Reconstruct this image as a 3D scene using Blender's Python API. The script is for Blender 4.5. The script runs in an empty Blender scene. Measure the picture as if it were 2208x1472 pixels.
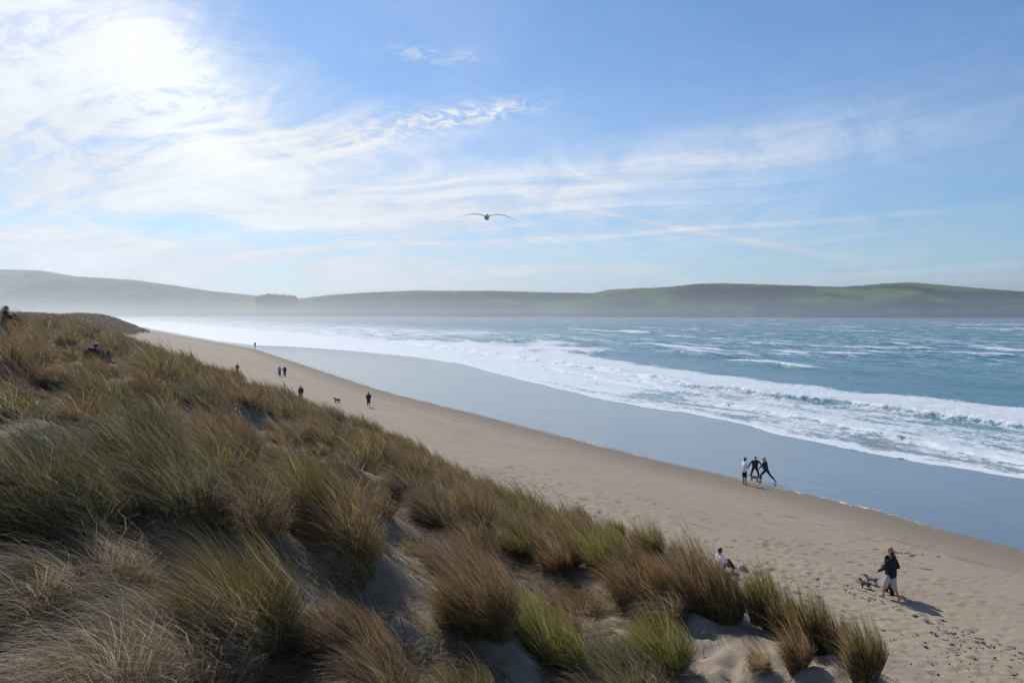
import bpy, bmesh, math, random
import numpy as np
from mathutils import Vector, Matrix, Euler

SC = bpy.context.scene
COL = SC.collection
# ---------------------------------------------------------------- camera, sky, sun, exposure
CZ = 12.0                                   # eye height over sea level
FPX, PU, PV = 1684.0, 1104.0, 736.0
PITCH = math.atan(62.0/FPX)
SUN_EL, SUN_AZ = math.radians(42), math.radians(-31)   # azimuth from +Y, negative to the left
cd = bpy.data.cameras.new("camera"); cam = bpy.data.objects.new("camera", cd); COL.objects.link(cam)
cd.sensor_width = 36.0; cd.lens = FPX/2208*36.0; cd.clip_start = 0.1; cd.clip_end = 20000
cam.location = (0, 0, CZ); cam.rotation_euler = (math.pi/2-PITCH, 0, 0)
SC.camera = cam
SC.view_settings.view_transform = 'Standard'; SC.view_settings.look = 'None'
SC.view_settings.exposure = 0.0; SC.view_settings.gamma = 1.0
SC.cycles.volume_bounces = 0; SC.cycles.max_bounces = 6; SC.cycles.transmission_bounces = 3
SC.cycles.transparent_max_bounces = 8

class NT:                                   # small helper to write node maths
    def __init__(s, tree): s.t = tree; s.n = tree.nodes; s.l = tree.links
    def put(s, sock, v):
        if hasattr(v, 'is_linked') or isinstance(v, bpy.types.NodeSocket): s.l.new(v, sock)
        else: sock.default_value = v
    def m(s, op, a, b=None, c=None, clamp=False):
        n = s.n.new('ShaderNodeMath'); n.operation = op; n.use_clamp = clamp
        s.put(n.inputs[0], a)
        if b is not None: s.put(n.inputs[1], b)
        if c is not None: s.put(n.inputs[2], c)
        return n.outputs[0]
    def add(s, a, b): return s.m('ADD', a, b)
    def sub(s, a, b): return s.m('SUBTRACT', a, b)
    def mul(s, a, b): return s.m('MULTIPLY', a, b)
    def vdot(s, v, w):
        n = s.n.new('ShaderNodeVectorMath'); n.operation = 'DOT_PRODUCT'; s.put(n.inputs[0], v); s.put(n.inputs[1], w); return n.outputs['Value']
    def comb(s, x, y, z=0.0):
        n = s.n.new('ShaderNodeCombineXYZ'); s.put(n.inputs[0], x); s.put(n.inputs[1], y); s.put(n.inputs[2], z); return n.outputs[0]
    def sep(s, v):
        n = s.n.new('ShaderNodeSeparateXYZ'); s.put(n.inputs[0], v); return n.outputs
    def noise(s, vec, scale=1.0, detail=4.0, rough=0.55, dist=0.0, lac=2.0):
        n = s.n.new('ShaderNodeTexNoise'); s.put(n.inputs['Vector'], vec); s.put(n.inputs['Scale'], scale)
        s.put(n.inputs['Detail'], detail); s.put(n.inputs['Roughness'], rough); s.put(n.inputs['Distortion'], dist); s.put(n.inputs['Lacunarity'], lac)
        return n.outputs[0]
    def voro(s, vec, scale=1.0, feature='F1', rnd=1.0):
        n = s.n.new('ShaderNodeTexVoronoi'); n.feature = feature; s.put(n.inputs['Vector'], vec); s.put(n.inputs['Scale'], scale)
        s.put(n.inputs['Randomness'], rnd); return n.outputs['Distance']
    def ss(s, a, b, x):
        n = s.n.new('ShaderNodeMapRange'); n.interpolation_type = 'SMOOTHSTEP'
        s.put(n.inputs['Value'], x); s.put(n.inputs['From Min'], a); s.put(n.inputs['From Max'], b)
        s.put(n.inputs['To Min'], 0.0); s.put(n.inputs['To Max'], 1.0); return n.outputs['Result']
    def mix(s, f, a, b):
        n = s.n.new('ShaderNodeMix'); n.data_type = 'RGBA'; s.put(n.inputs[0], f)
        for i, v in ((6, a), (7, b)):
            if isinstance(v, tuple): n.inputs[i].default_value = (*v[:3], 1)
            else: s.l.new(v, n.inputs[i])
        return n.outputs[2]
    def attr(s, name):
        n = s.n.new('ShaderNodeAttribute'); n.attribute_name = name; return n.outputs
    def gauss(s, x, y, cx, cy, sx, sy, rot=0.0):
        c, q = math.cos(rot), math.sin(rot)
        dx = s.sub(x, cx); dy = s.sub(y, cy)
        a = s.m('DIVIDE', s.add(s.mul(dx, c), s.mul(dy, q)), sx)
        b = s.m('DIVIDE', s.sub(s.mul(dy, c), s.mul(dx, q)), sy)
        r = s.add(s.mul(a, a), s.mul(b, b))
        return s.m('EXPONENT', s.mul(r, -1.0))

W = bpy.data.worlds.new("World"); SC.world = W; W.use_nodes = True
def build_sky():
    t = NT(W.node_tree); t.n.clear()
    out = t.n.new('ShaderNodeOutputWorld'); bg = t.n.new('ShaderNodeBackground'); t.l.new(bg.outputs[0], out.inputs[0])
    bg.inputs[1].default_value = 0.10
    sky = t.n.new('ShaderNodeTexSky'); sky.sky_type = 'NISHITA'; sky.sun_disc = False
    sky.sun_elevation = SUN_EL; sky.sun_rotation = SUN_AZ; sky.altitude = 0
    sky.air_density = 1.0; sky.dust_density = 0.1; sky.ozone_density = 5.0
    tc = t.n.new('ShaderNodeTexCoord'); g = tc.outputs['Generated']
    X, Y, Z = t.sep(g)
    Yc = t.m('MAXIMUM', Y, 0.03)
    U = t.m('DIVIDE', X, Yc); V = t.m('DIVIDE', Z, Yc)
    front = t.ss(0.0, 0.35, Y)
    Zc = t.add(t.m('MAXIMUM', Z, 0.0), 0.045)
    px = t.m('DIVIDE', X, Zc); py = t.m('DIVIDE', Y, Zc)      # the cloud deck, seen from below
    ax, ay = -0.80, 0.60                                     # its streaks run this way
    al = t.add(t.mul(px, ax), t.mul(py, ay)); ac = t.add(t.mul(px, ay), t.mul(py, -ax))
    # streaky cirrus
    wob = t.noise(t.comb(t.mul(al, 0.12), t.mul(ac, 0.16), 3.0), 1.0, 3.0)
    ac2 = t.add(ac, t.mul(t.sub(wob, 0.5), 5.0))
    s1 = t.ss(0.36, 0.64, t.noise(t.comb(t.mul(al, 0.05), t.mul(ac2, 0.34), 1.0), 1.0, 5.0, 0.6, 0.6))
    s2 = t.ss(0.34, 0.66, t.noise(t.comb(t.mul(al, 0.13), t.mul(ac2, 1.5), 5.0), 1.0, 6.0, 0.65, 0.9))
    s3 = t.ss(0.32, 0.68, t.noise(t.comb(t.mul(U, 1.0), t.mul(V, 2.4), 9.0), 5.5, 9.0, 0.66, 2.2))
    s4 = t.noise(t.comb(t.mul(al, 0.3), t.mul(ac, 0.5), 2.0), 3.0, 8.0, 0.7, 1.2)
    st = t.add(t.add(t.mul(s1, 0.34), t.mul(s2, 0.26)), t.add(t.mul(s3, 0.32), t.mul(s4, 0.12)))
    # how thick the veil is, by direction
    veil = t.ss(-0.40, 0.44, t.add(t.mul(U, -1.0), t.mul(V, -1.0)))
    core = t.gauss(U, V, -0.42, 0.262, 0.13, 0.075, -0.7)
    core2 = t.gauss(U, V, -0.60, 0.20, 0.22, 0.10, 0.1)
    mid = t.gauss(U, V, -0.33, 0.215, 0.26, 0.085, -0.1)
    fan = t.gauss(U, V, 0.10, 0.165, 0.42, 0.040, 0.16)
    fan2 = t.gauss(U, V, 0.20, 0.105, 0.32, 0.032, 0.03)
    low = t.gauss(U, V, -0.1, 0.045, 0.75, 0.032, 0.0)
    clear = t.gauss(U, V, -0.42, 0.110, 0.17, 0.016, -0.08)
    clear2 = t.gauss(U, V, -0.22, 0.345, 0.13, 0.05, -0.6)
    dens = t.add(t.add(t.mul(veil, 0.47), t.mul(mid, 0.26)), t.add(t.mul(fan, 0.34), t.mul(fan2, 0.26)))
    dens = t.add(dens, t.add(t.mul(core, 0.30), t.mul(core2, 0.22)))
    dens = t.add(dens, t.mul(low, 0.28))
    dens = t.m('MAXIMUM', t.sub(dens, t.add(t.mul(clear, 0.50), t.mul(clear2, 0.30))), 0.0)
    dens = t.add(dens, 0.035)
    c = t.m('MAXIMUM', t.mul(dens, t.add(-0.70, t.mul(st, 3.4))), 0.0)
    c = t.add(c, t.mul(dens, 0.22))
    sk = t.ss(0.50, 0.80, t.noise(t.comb(t.mul(al, 0.035), t.mul(ac2, 0.9), 12.5), 1.0, 4.0, 0.6, 0.3))
    c = t.add(c, t.mul(sk, t.add(t.mul(fan, 0.6), t.mul(fan2, 0.15))))
    c = t.add(c, t.mul(core, 0.3))
    c = t.m('MINIMUM', c, 1.0)
    # a rippled strip and a few loose puffs of altocumulus
    rm = t.gauss(U, V, -0.075, 0.247, 0.085, 0.011, 0.17)
    rm2 = t.gauss(U, V, -0.10, 0.325, 0.06, 0.010, -0.06)
    rm3 = t.gauss(U, V, -0.20, 0.225, 0.18, 0.022, 0.16)
    rip = t.noise(t.comb(t.mul(U, 1.0), t.mul(V, 2.6), 0.0), 42.0, 6.0, 0.7, 0.6)
    rr = t.ss(0.42, 0.62, rip)
    c2 = t.mul(rr, t.m('MINIMUM', t.add(t.add(t.mul(rm, 1.2), t.mul(rm2, 0.55)), t.mul(rm3, 0.45)), 1.0))
    # the old contrail
    tl = t.sub(V, t.add(0.140, t.mul(t.sub(U, 0.05), -0.205)))
    tl = t.sub(tl, t.mul(t.mul(t.sub(U, 0.05), t.sub(U, 0.05)), 0.04))
    tw = t.add(0.0022, t.mul(t.m('MAXIMUM', t.sub(U, 0.02), 0.0), 0.008))
    tr = t.m('EXPONENT', t.mul(t.m('POWER', t.m('ABSOLUTE', t.m('DIVIDE', tl, tw)), 2.0), -1.0))
    tr = t.mul(t.mul(tr, t.mul(t.ss(0.02, 0.12, U), t.ss(0.52, 0.34, U))), t.add(0.22, t.mul(s4, 0.5)))
    hz = t.gauss(U, V, 0.56, 0.128, 0.12, 0.0016, -0.01)
    tr = t.add(tr, t.mul(hz, 0.10))
    back = t.mul(t.sub(1.0, front), 0.05)
    cc = t.m('MINIMUM', t.add(t.add(t.mul(c, 0.95), c2), tr), 1.0)
    cc = t.add(t.mul(cc, front), back)
    # clouds toward the sun scatter it forward and are brighter
    sv = (math.sin(SUN_AZ)*math.cos(SUN_EL), math.cos(SUN_AZ)*math.cos(SUN_EL), math.sin(SUN_EL))
    sd = t.m('MAXIMUM', t.vdot(g, sv), 0.0)
    glow = t.m('POWER', sd, 7.0)
    cb = t.add(t.add(7.6, t.mul(glow, 0.5)), t.add(t.mul(core, 2.4), t.mul(t.sub(st, 0.5), 3.6)))
    ccol = t.n.new('ShaderNodeVectorMath'); ccol.operation = 'SCALE'; ccol.inputs[0].default_value = (0.96, 0.99, 1.05)
    t.l.new(cb, ccol.inputs[3])
    tint = t.n.new('ShaderNodeVectorMath'); tint.operation = 'MULTIPLY'; t.l.new(sky.outputs[0], tint.inputs[0]); tint.inputs[1].default_value = (0.82, 0.985, 1.12)
    fin = t.n.new('ShaderNodeMix'); fin.data_type = 'RGBA'; t.l.new(cc, fin.inputs[0]); t.l.new(tint.outputs[0], fin.inputs[6]); t.l.new(ccol.outputs[0], fin.inputs[7])
    t.l.new(fin.outputs[2], bg.inputs[0])
build_sky()
sl = bpy.data.lights.new("sun", 'SUN'); sun = bpy.data.objects.new("sun", sl); COL.objects.link(sun)
sl.energy = 4.2; sl.angle = math.radians(0.6); sl.color = (1.0, 0.95, 0.88)
sun.rotation_euler = Vector((math.sin(SUN_AZ)*math.cos(SUN_EL), math.cos(SUN_AZ)*math.cos(SUN_EL), math.sin(SUN_EL))).to_track_quat('Z', 'Y').to_euler()
sun.location = (-60, 90, 90)
DX, DY = -0.5, 0.8660254                    # along the shore
NX, NY = 0.8660254, 0.5                     # out to sea

def _hash(ix, iy, seed):
    h = (ix.astype(np.int64)*374761393 + iy.astype(np.int64)*668265263 + seed*2147483647) & 0xffffffff
    h = ((h ^ (h >> 13))*1274126177) & 0xffffffff
    return (h ^ (h >> 16)) & 0xffffffff
def pnoise(x, y, seed=0):                   # gradient noise, about -1..1
    x = np.asarray(x, float); y = np.asarray(y, float)
    ix = np.floor(x); iy = np.floor(y); fx = x-ix; fy = y-iy
    def g(ax, ay, dx, dy):
        a = _hash(ax, ay, seed)*(2*math.pi/4294967296.0)
        return np.cos(a)*dx + np.sin(a)*dy
    u = fx*fx*fx*(fx*(fx*6-15)+10); v = fy*fy*fy*(fy*(fy*6-15)+10)
    a = g(ix, iy, fx, fy); b = g(ix+1, iy, fx-1, fy)
    c = g(ix, iy+1, fx, fy-1); d = g(ix+1, iy+1, fx-1, fy-1)
    return 1.5*((a+(b-a)*u) + ((c+(d-c)*u)-(a+(b-a)*u))*v)
def fbm(x, y, seed=0, oct=4, gain=0.5):
    r = 0; amp = 1.0; t = 0
    for i in range(oct):
        r = r + amp*pnoise(x*2**i, y*2**i, seed+i*17); t += amp; amp *= gain
    return r/t
def sst(a, b, x):
    t = np.clip((x-a)/(b-a), 0, 1); return t*t*(3-2*t)
def gnd(u, v, z):                           # where the line of sight through (u, v) meets height z
    a = (u-PU)/FPX; b = -(v-PV)/FPX
    c, s = math.cos(PITCH), math.sin(PITCH)
    dx, dy, dz = a, b*s+c, b*c-s
    t = (z-CZ)/dz
    return dx*t, dy*t
def ns(x, y): return NX*x+NY*y, DX*x+DY*y
def xy(n, s): return NX*n+DX*s, NY*n+DY*s
def curve(pts, z, lo=None, hi=None):        # picture polyline on height z -> (s, n) samples
    r = sorted((ns(*gnd(u, v, z))[::-1]) for u, v in pts)
    return np.array([p[0] for p in r]), np.array([p[1] for p in r])
WET = curve([(340,716),(450,735),(550,752),(650,785),(760,822),(850,850),(980,882),(1100,912),(1200,938),(1320,968),(1450,1002),
             (1560,1024),(1680,1052),(1800,1080),(1880,1100),(1960,1122),(2060,1150),(2208,1190)], 1.0)
FOAM = curve([(360,715),(470,735),(549,744),(648,748),(748,755),(897,770),(997,785),(1047,799),(1120,818),(1196,836),(1300,862),(1400,880),
              (1500,893),(1620,920),(1680,937),(1780,958),(1900,983),(2000,1000),(2100,1015),(2208,1032)], 0.2)
def nwet(s): return np.interp(s, *WET)
def nfoam(s): return np.maximum(np.interp(s, *FOAM), nwet(s)+3)
DP_N = [-400,-60,-25,-12,-5, 0, 3, 7,11,14,17,19.5,22,26]
DP_Z = [6, 7.5, 9.5,10.6,10.3,9.75,8.95,7.2,5.6,4.5,3.3,2.2,1.6,0]
CELL = 1.5
def cells(n, s, seed=5):                     # jittered lattice of grass hummocks -> distance to nearest, its rank
    i0 = np.floor(n/CELL); j0 = np.floor(s/CELL); best = np.full(np.shape(n), 9.0); rk = np.zeros(np.shape(n))
    for di in (-1, 0, 1):
        for dj in (-1, 0, 1):
            i = i0+di; j = j0+dj
            a = _hash(i, j, seed)/4294967296.0; b = _hash(i, j, seed+1)/4294967296.0; c = _hash(i, j, seed+2)/4294967296.0
            d = np.hypot(n-(i+0.15+0.7*a)*CELL, s-(j+0.15+0.7*b)*CELL)/(0.46+0.48*c)
            rk = np.where(d < best, c, rk); best = np.minimum(best, d)
    return best, rk
def terrain(n, s, fine=True):
    n = np.asarray(n, float); s = np.asarray(s, float)
    nw = nwet(s); nf = nfoam(s)
    zb = np.where(n < nw, 1.0+(nw-n)*0.045, np.where(n < nf, 1.0-0.85*(n-nw)/(nf-nw), 0.15-0.035*(n-nf)))
    zb = np.minimum(zb, 2.1) + 0.05*fbm(n/9, s/14, 5, 3)*sst(45, 25, n)
    zb = np.maximum(zb, -6)
    w = 1.4*pnoise(s/17.0, s*0+3.3, 9) + 0.7*pnoise(s/6.0, s*0+7.7, 19)
    w = w + 0.5*sst(13,19,s)*sst(36,28,s) + 17*sst(330,430,s)*sst(560,500,s) + 0.5*sst(30,40,s)*sst(75,55,s) + 1.0*sst(60,140,s) - 1.3*sst(17,10,s)        # the foot wanders
    crest = 1.0 + 0.055*sst(6, 20, s) - 0.03*sst(22, 30, s)+ 0.045*sst(32, 70, s) - 0.02*sst(50,90,s) + 0.05*pnoise(s/30, s*0, 4)*sst(20,60,s)
    zd = np.interp(n-w*sst(-2,10,n), DP_N, DP_Z)*crest
    m = sst(21, 8, n-w)
    zd = zd + 1.55*np.exp(-((n-10.6)/2.4)**2)*sst(17, 12, s)*sst(0, 7, s)
    zd = zd - 0.95*sst(13, 4.5, np.hypot(n, s))*sst(9, 4, n)
    near = sst(2.0, 9.0, np.hypot(n, s))
    hum = 0.9*fbm(n/11, s/11, 31, 3) + 0.50*fbm(n/3.6, s/4.4, 71, 3)
    zd = zd + hum*m*near
    if fine:
        cd_, ck = cells(n, s)
        zd = zd + 0.36*np.exp(-(cd_/0.75)**2)*(0.5+ck)*m*sst(3.0, 5.0, np.hypot(n, s))*sst(160, 90, s)*(1-0.95*sst(4.0, 6.5, n)*sst(15, 12.5, s))
    zd = np.where(s < -2, zd, zd)
    # smooth maximum of beach and dune
    k = 0.5
    h = np.clip(0.5+0.5*(zd-zb)/k, 0, 1)
    z = zb*(1-h)+zd*h + k*h*(1-h)
    return z

def Zt(x, y):
    n, s = ns(np.asarray(x, float), np.asarray(y, float)); return terrain(n, s)
def hit(u, v, lo=2.0, hi=420.0):            # first ground point along a line of sight
    t = np.geomspace(lo, hi, 4000)
    a = (u-PU)/FPX; b = -(v-PV)/FPX; c, s = math.cos(PITCH), math.sin(PITCH)
    x = a*t; y = (b*s+c)*t; z = CZ+(b*c-s)*t
    d = z-Zt(x, y); i = int(np.argmax(d < 0))
    if d[i] >= 0: i = len(t)-1
    return float(x[i]), float(y[i]), float(Zt(x[i], y[i]))

# ---------------------------------------------------------------- objects
def tag(o, label=None, cat=None, group=None, kind=None):
    if label: o['label'] = label
    if cat: o['category'] = cat
    if group: o['group'] = group
    if kind: o['kind'] = kind
    return o
def link_mesh(name, me, mat=None, parent=None):
    o = bpy.data.objects.new(name, me); COL.objects.link(o)
    if mat: me.materials.append(mat)
    if parent: o.parent = parent
    return o
def np_mesh(name, co, faces, smooth=True):   # co (N,3), faces (M,4) or (M,3)
    me = bpy.data.meshes.new(name); k = faces.shape[1]
    me.vertices.add(len(co)); me.vertices.foreach_set('co', np.ascontiguousarray(co, dtype=np.float32).ravel())
    me.loops.add(faces.size); me.loops.foreach_set('vertex_index', np.ascontiguousarray(faces, dtype=np.int32).ravel())
    me.polygons.add(len(faces)); me.polygons.foreach_set('loop_start', np.arange(0, faces.size, k, dtype=np.int32))
    me.polygons.foreach_set('loop_total', np.full(len(faces), k, dtype=np.int32))
    me.update(calc_edges=True)
    if smooth: me.polygons.foreach_set('use_smooth', np.ones(len(faces), dtype=bool))
    return me
def grid_faces(a, b):
    i = np.arange(a*b).reshape(a, b)
    return np.stack([i[:-1, :-1], i[1:, :-1], i[1:, 1:], i[:-1, 1:]], -1).reshape(-1, 4)
def fattr(me, name, val):
    a = me.attributes.new(name, 'FLOAT', 'POINT'); a.data.foreach_set('value', np.ascontiguousarray(val, dtype=np.float32).ravel())
def new_mat(name):
    m = bpy.data.materials.new(name); m.use_nodes = True; t = NT(m.node_tree); b = t.n['Principled BSDF']; return m, t, b
def flat_mat(name, col, rough=0.8, var=0.15, scale=30.0, spec=0.3, bump=0.0):
    m, t, b = new_mat(name)
    tc = t.n.new('ShaderNodeTexCoord'); f = t.noise(tc.outputs['Object'], scale, 4.0)
    lo = tuple(c*(1-var) for c in col); hi = tuple(min(1, c*(1+var)) for c in col)
    t.l.new(t.mix(f, lo, hi), b.inputs['Base Color']); b.inputs['Roughness'].default_value = rough
    b.inputs['Specular IOR Level'].default_value = spec
    if bump:
        bn = t.n.new('ShaderNodeBump'); bn.inputs['Strength'].default_value = bump; bn.inputs['Distance'].default_value = 0.01
        t.l.new(f, bn.inputs['Height']); t.l.new(bn.outputs[0], b.inputs['Normal'])
    return m
def shore_coords(t):
    g = t.n.new('ShaderNodeNewGeometry'); p = g.outputs['Position']
    return t.vdot(p, (DX, DY, 0)), t.vdot(p, (NX, NY, 0)), p
def bump(t, h, strength, dist, normal=None):
    n = t.n.new('ShaderNodeBump'); t.put(n.inputs['Strength'], strength); t.put(n.inputs['Distance'], dist); t.l.new(h, n.inputs['Height'])
    if normal is not None: t.l.new(normal, n.inputs['Normal'])
    return n.outputs[0]

# ---------------------------------------------------------------- sand: beach and dune in one sheet
RNG = np.random.default_rng(7)
def cat_axis(*parts): return np.unique(np.round(np.concatenate(parts), 4))
def geom(a, b, r):
    k = max(2, int(math.log(b/a)/math.log(r))); return np.geomspace(a, b, k)
def build_sand():
    sa = cat_axis(-geom(6, 60, 1.06), np.arange(-6, 46, 0.1), geom(46, 2600, 1.009)+0)
    na = cat_axis(-8-geom(0.4, 320, 1.06), np.arange(-8, 30, 0.1), np.arange(30, 66, 0.3), 66+geom(0.5, 60, 1.15))
    S, N = np.meshgrid(sa, na, indexing='ij')
    Z = terrain(N, S)
    X, Y = xy(N, S)
    dist = np.hypot(X, Y)
    # trampled and wind rippled loose sand: lumps near the dune foot and on the bare slope
    loose = sst(30, 24, N + 2.0*fbm(S/6, N/6, 55, 2))*sst(110, 50, S)
    steep = sst(21, 17, N)
    lump = fbm(S/0.55, N/0.55, 91, 3)*0.05 + np.minimum(fbm(S/0.30+9, N/0.34, 97, 2), 0)*0.07
    Z = Z + loose*(lump*(0.55+0.9*steep))
    Z = Z + 0.16*steep*fbm(S/1.5, N/1.5, 61, 3)*sst(2, 5, dist)
    # footprints
    def stamp(s0, n0, ang, L=0.16, Wd=0.065, d=0.045):
        i0, i1 = np.searchsorted(sa, (s0-0.6, s0+0.6)); j0, j1 = np.searchsorted(na, (n0-0.6, n0+0.6))
        if i1-i0 < 2 or j1-j0 < 2: return
        ds = S[i0:i1, j0:j1]-s0; dn = N[i0:i1, j0:j1]-n0; c, q = math.cos(ang), math.sin(ang)
        a = (ds*c+dn*q)/L; b = (dn*c-ds*q)/Wd; r = np.sqrt(a*a+b*b)
        Z[i0:i1, j0:j1] += -d*np.exp(-r**2) + 0.35*d*np.exp(-((r-1.9)/0.5)**2)
    def walk(p, q, wander=0.5, step=0.68, side=0.11):
        (s0, n0), (s1, n1) = ns(*gnd(*p, 1.5))[::-1], ns(*gnd(*q, 1.5))[::-1]
        L = math.hypot(s1-s0, n1-n0); k = int(L/step); ang = math.atan2(n1-n0, s1-s0); ph = RNG.uniform(0, 6)
        for i in range(k):
            f = i/max(k, 1); w = wander*math.sin(ph+f*5)
            sg = side if i % 2 else -side
            stamp(s0+(s1-s0)*f-math.sin(ang)*(w+sg), n0+(n1-n0)*f+math.cos(ang)*(w+sg), ang+RNG.uniform(-.15, .15), 0.15, 0.08, RNG.uniform(.06, .10))
    for p, q in [((1560,1218),(1900,1232)), ((1900,1232),(1960,1190)), ((1660,1175),(1900,1192)), ((1720,1200),(2050,1150)), ((1500,1175),(1800,1160)),
                 ((1640,1190),(1780,1205)), ((1600,1235),(1830,1250)), ((1640,1175),(1760,1152)), ((1860,1180),(2050,1165)), ((1780,1160),(1990,1150)),
                 ((1930,1300),(2208,1200)), ((740,868),(790,880)), ((790,880),(700,830)), ((650,862),(560,800)), ((520,770),(600,810)), ((1000,1010),(1350,1120)),
                 ((1980,1330),(2208,1440)), ((1860,1290),(2208,1400)), ((1500,1200),(1660,1262)), ((2208,1300),(1950,1255))]:
        walk(p, q)
    for k in range(1500):
        s0 = RNG.uniform(8, 50); n0 = 20.5+abs(RNG.normal(0, 4.6)); stamp(s0, n0, RNG.uniform(0, 6.3), RNG.uniform(.10, .2), RNG.uniform(.07, .12), RNG.uniform(.03, .07))
    for k in range(70):                     # churned patch beside the sitting man
        x, y = gnd(RNG.normal(1620, 38), RNG.normal(1222, 22), 1.9); n0, s0 = ns(x, y); stamp(s0, n0, RNG.uniform(0, 6.3), RNG.uniform(.14, .3), RNG.uniform(.09, .16), RNG.uniform(.06, .10))
    for k in range(80):
        x, y, z = hit(RNG.uniform(1480, 1850), RNG.uniform(1300, 1470)); n0, s0 = ns(x, y); stamp(s0, n0, RNG.uniform(0, 6.3), RNG.uniform(.13, .20), RNG.uniform(.09, .13), RNG.uniform(.03, .065))
    co = np.stack([X, Y, Z], -1).reshape(-1, 3)
    me = np_mesh('beach', co, grid_faces(*S.shape)[:, ::-1])
    nw = nwet(S); nf = nfoam(S)
    edge = 0.5*fbm(S/5.0, N*0, 11, 3) + 0.5*np.abs(fbm(S/13.0, N*0, 12, 2)) + 0.12*fbm(S/0.8, N*0, 14, 3)
    wet = sst(-0.15, 0.35, N-nw-edge*0.8)
    damp = sst(-6.5, 0.0, N-nw-edge)
    fattr(me, 'wet', wet); fattr(me, 'damp', damp); fattr(me, 'edge', N-nw-edge*0.8)
    fattr(me, 'dune', sst(21, 18, N))
    fattr(me, 'duff', 0.85*sst(18, 14, N)*(1-sst(13, 11, S)*sst(4.5, 7.5, N)))
    m, t, b = new_mat('sand')
    s, n, p = shore_coords(t)
    f1 = t.noise(p, 0.12, 5.0, 0.6); f2 = t.noise(p, 14.0, 5.0, 0.7); f3 = t.noise(p, 2.1, 5.0, 0.65)
    dry = t.mix(f1, (0.285, 0.230, 0.168), (0.340, 0.276, 0.205))
    dry = t.mix(t.mul(t.ss(0.35, 0.75, f3), 0.35), dry, (0.39, 0.325, 0.245))
    dry = t.mix(t.mul(t.ss(0.45, 0.8, f2), 0.3), dry, (0.16, 0.13, 0.10))
    duff = t.noise(p, 1.7, 6.0, 0.7); duf2 = t.noise(p, 40.0, 3.0, 0.6)
    dry = t.mix(t.mul(t.attr('duff')[2], t.ss(0.30, 0.55, duff)), dry, t.mix(duf2, (0.070, 0.052, 0.036), (0.25, 0.20, 0.15)))
    # older tide lines: faint darker, damper bands along the beach
    tn = t.add(t.mul(n, 0.34), t.mul(t.noise(t.comb(t.mul(s, 0.06), t.mul(n, 0.1), 3.0), 1.0, 4.0), 3.2)); tb = t.noise(t.comb(tn, t.mul(s, 0.01), 0.0), 1.0, 5.0, 0.6)
    dry = t.mix(t.mul(t.ss(0.50, 0.66, tb), 0.30), dry, (0.215, 0.172, 0.125))
    tl = t.mul(t.ss(0.022, 0.0, t.m('ABSOLUTE', t.sub(tb, 0.47))), t.ss(0.50, 0.62, t.noise(t.comb(t.mul(s, 0.6), t.mul(n, 1.5), 5.0), 1.0, 5.0, 0.7)))
    dry = t.mix(t.mul(tl, 0.55), dry, (0.10, 0.08, 0.06))
    wetf = t.attr('wet')[2]; dmp = t.attr('damp')[2]; ed = t.attr('edge')[2]
    c1 = t.mix(t.mul(dmp, 0.85), dry, (0.185, 0.150, 0.115))
    # thin sheets of water left by the swash: streaks along the slope
    sh = t.noise(t.comb(t.mul(s, 0.05), t.mul(n, 0.35), 0.0), 1.0, 5.0, 0.6, 0.4)
    wcol = t.mix(sh, (0.085, 0.090, 0.095), (0.135, 0.140, 0.145))
    c2 = t.mix(wetf, c1, wcol)
    # scum line at the edge of the wet
    q = t.noise(t.comb(s, n, 0.0), 2.2, 5.0, 0.7, 0.6); q2 = t.noise(t.comb(t.mul(s, 0.12), t.mul(n, 0.5), 4.0), 1.0, 3.0)
    band = t.mul(t.ss(-0.35, -0.05, ed), t.ss(0.55, 0.10, ed))
    scum = t.mul(t.mul(band, t.ss(0.50, 0.62, q)), t.ss(0.40, 0.60, q2))
    c3 = t.mix(scum, c2, (0.72, 0.70, 0.66))
    # bubbles and old swash lines left on the shine
    ol = t.noise(t.comb(t.mul(s, 0.03), t.mul(ed, 0.42), 8.0), 1.0, 4.0, 0.55, 0.8)
    ln = t.mul(t.ss(0.035, 0.0, t.m('ABSOLUTE', t.sub(ol, 0.5))), t.mul(wetf, t.ss(0.45, 0.62, t.noise(t.comb(t.mul(s, 0.25), n, 2.0), 1.0, 5.0, 0.7))))
    c3 = t.mix(t.mul(ln, 0.16), c3, (0.5, 0.52, 0.54))
    t.l.new(c3, b.inputs['Base Color'])
    rg = t.add(0.85, t.mul(wetf, -0.80)); rg = t.add(rg, t.mul(sh, t.mul(wetf, 0.10))); rg = t.add(rg, t.mul(scum, 0.5))
    t.l.new(rg, b.inputs['Roughness'])
    t.l.new(t.add(0.25, t.mul(wetf, 0.75)), b.inputs['Specular IOR Level'])
    t.l.new(t.add(1.38, t.mul(wetf, 0.50)), b.inputs['IOR'])
    hb = t.add(t.mul(f2, 0.5), t.mul(t.noise(p, 55.0, 3.0), 0.35)); n1 = bump(t, hb, t.sub(0.9, t.mul(wetf, 0.88)), 0.012)
    rp = t.noise(t.comb(t.mul(s, 0.5), t.mul(n, 2.2), 0.0), 1.0, 4.0, 0.6, 0.5); n2 = bump(t, rp, t.mul(wetf, 0.25), 0.03, n1)
    pk = t.voro(t.comb(s, n, 0.0), 2.3); n3 = bump(t, t.ss(0.05, 0.35, pk), t.mul(t.attr('dune')[2], 0.5), 0.04, n2)
    t.l.new(n3, b.inputs['Normal'])
    tag(link_mesh('beach', me, m), 'sandy beach and dune slope running along the bay', 'beach', kind='structure')
build_sand()

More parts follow.
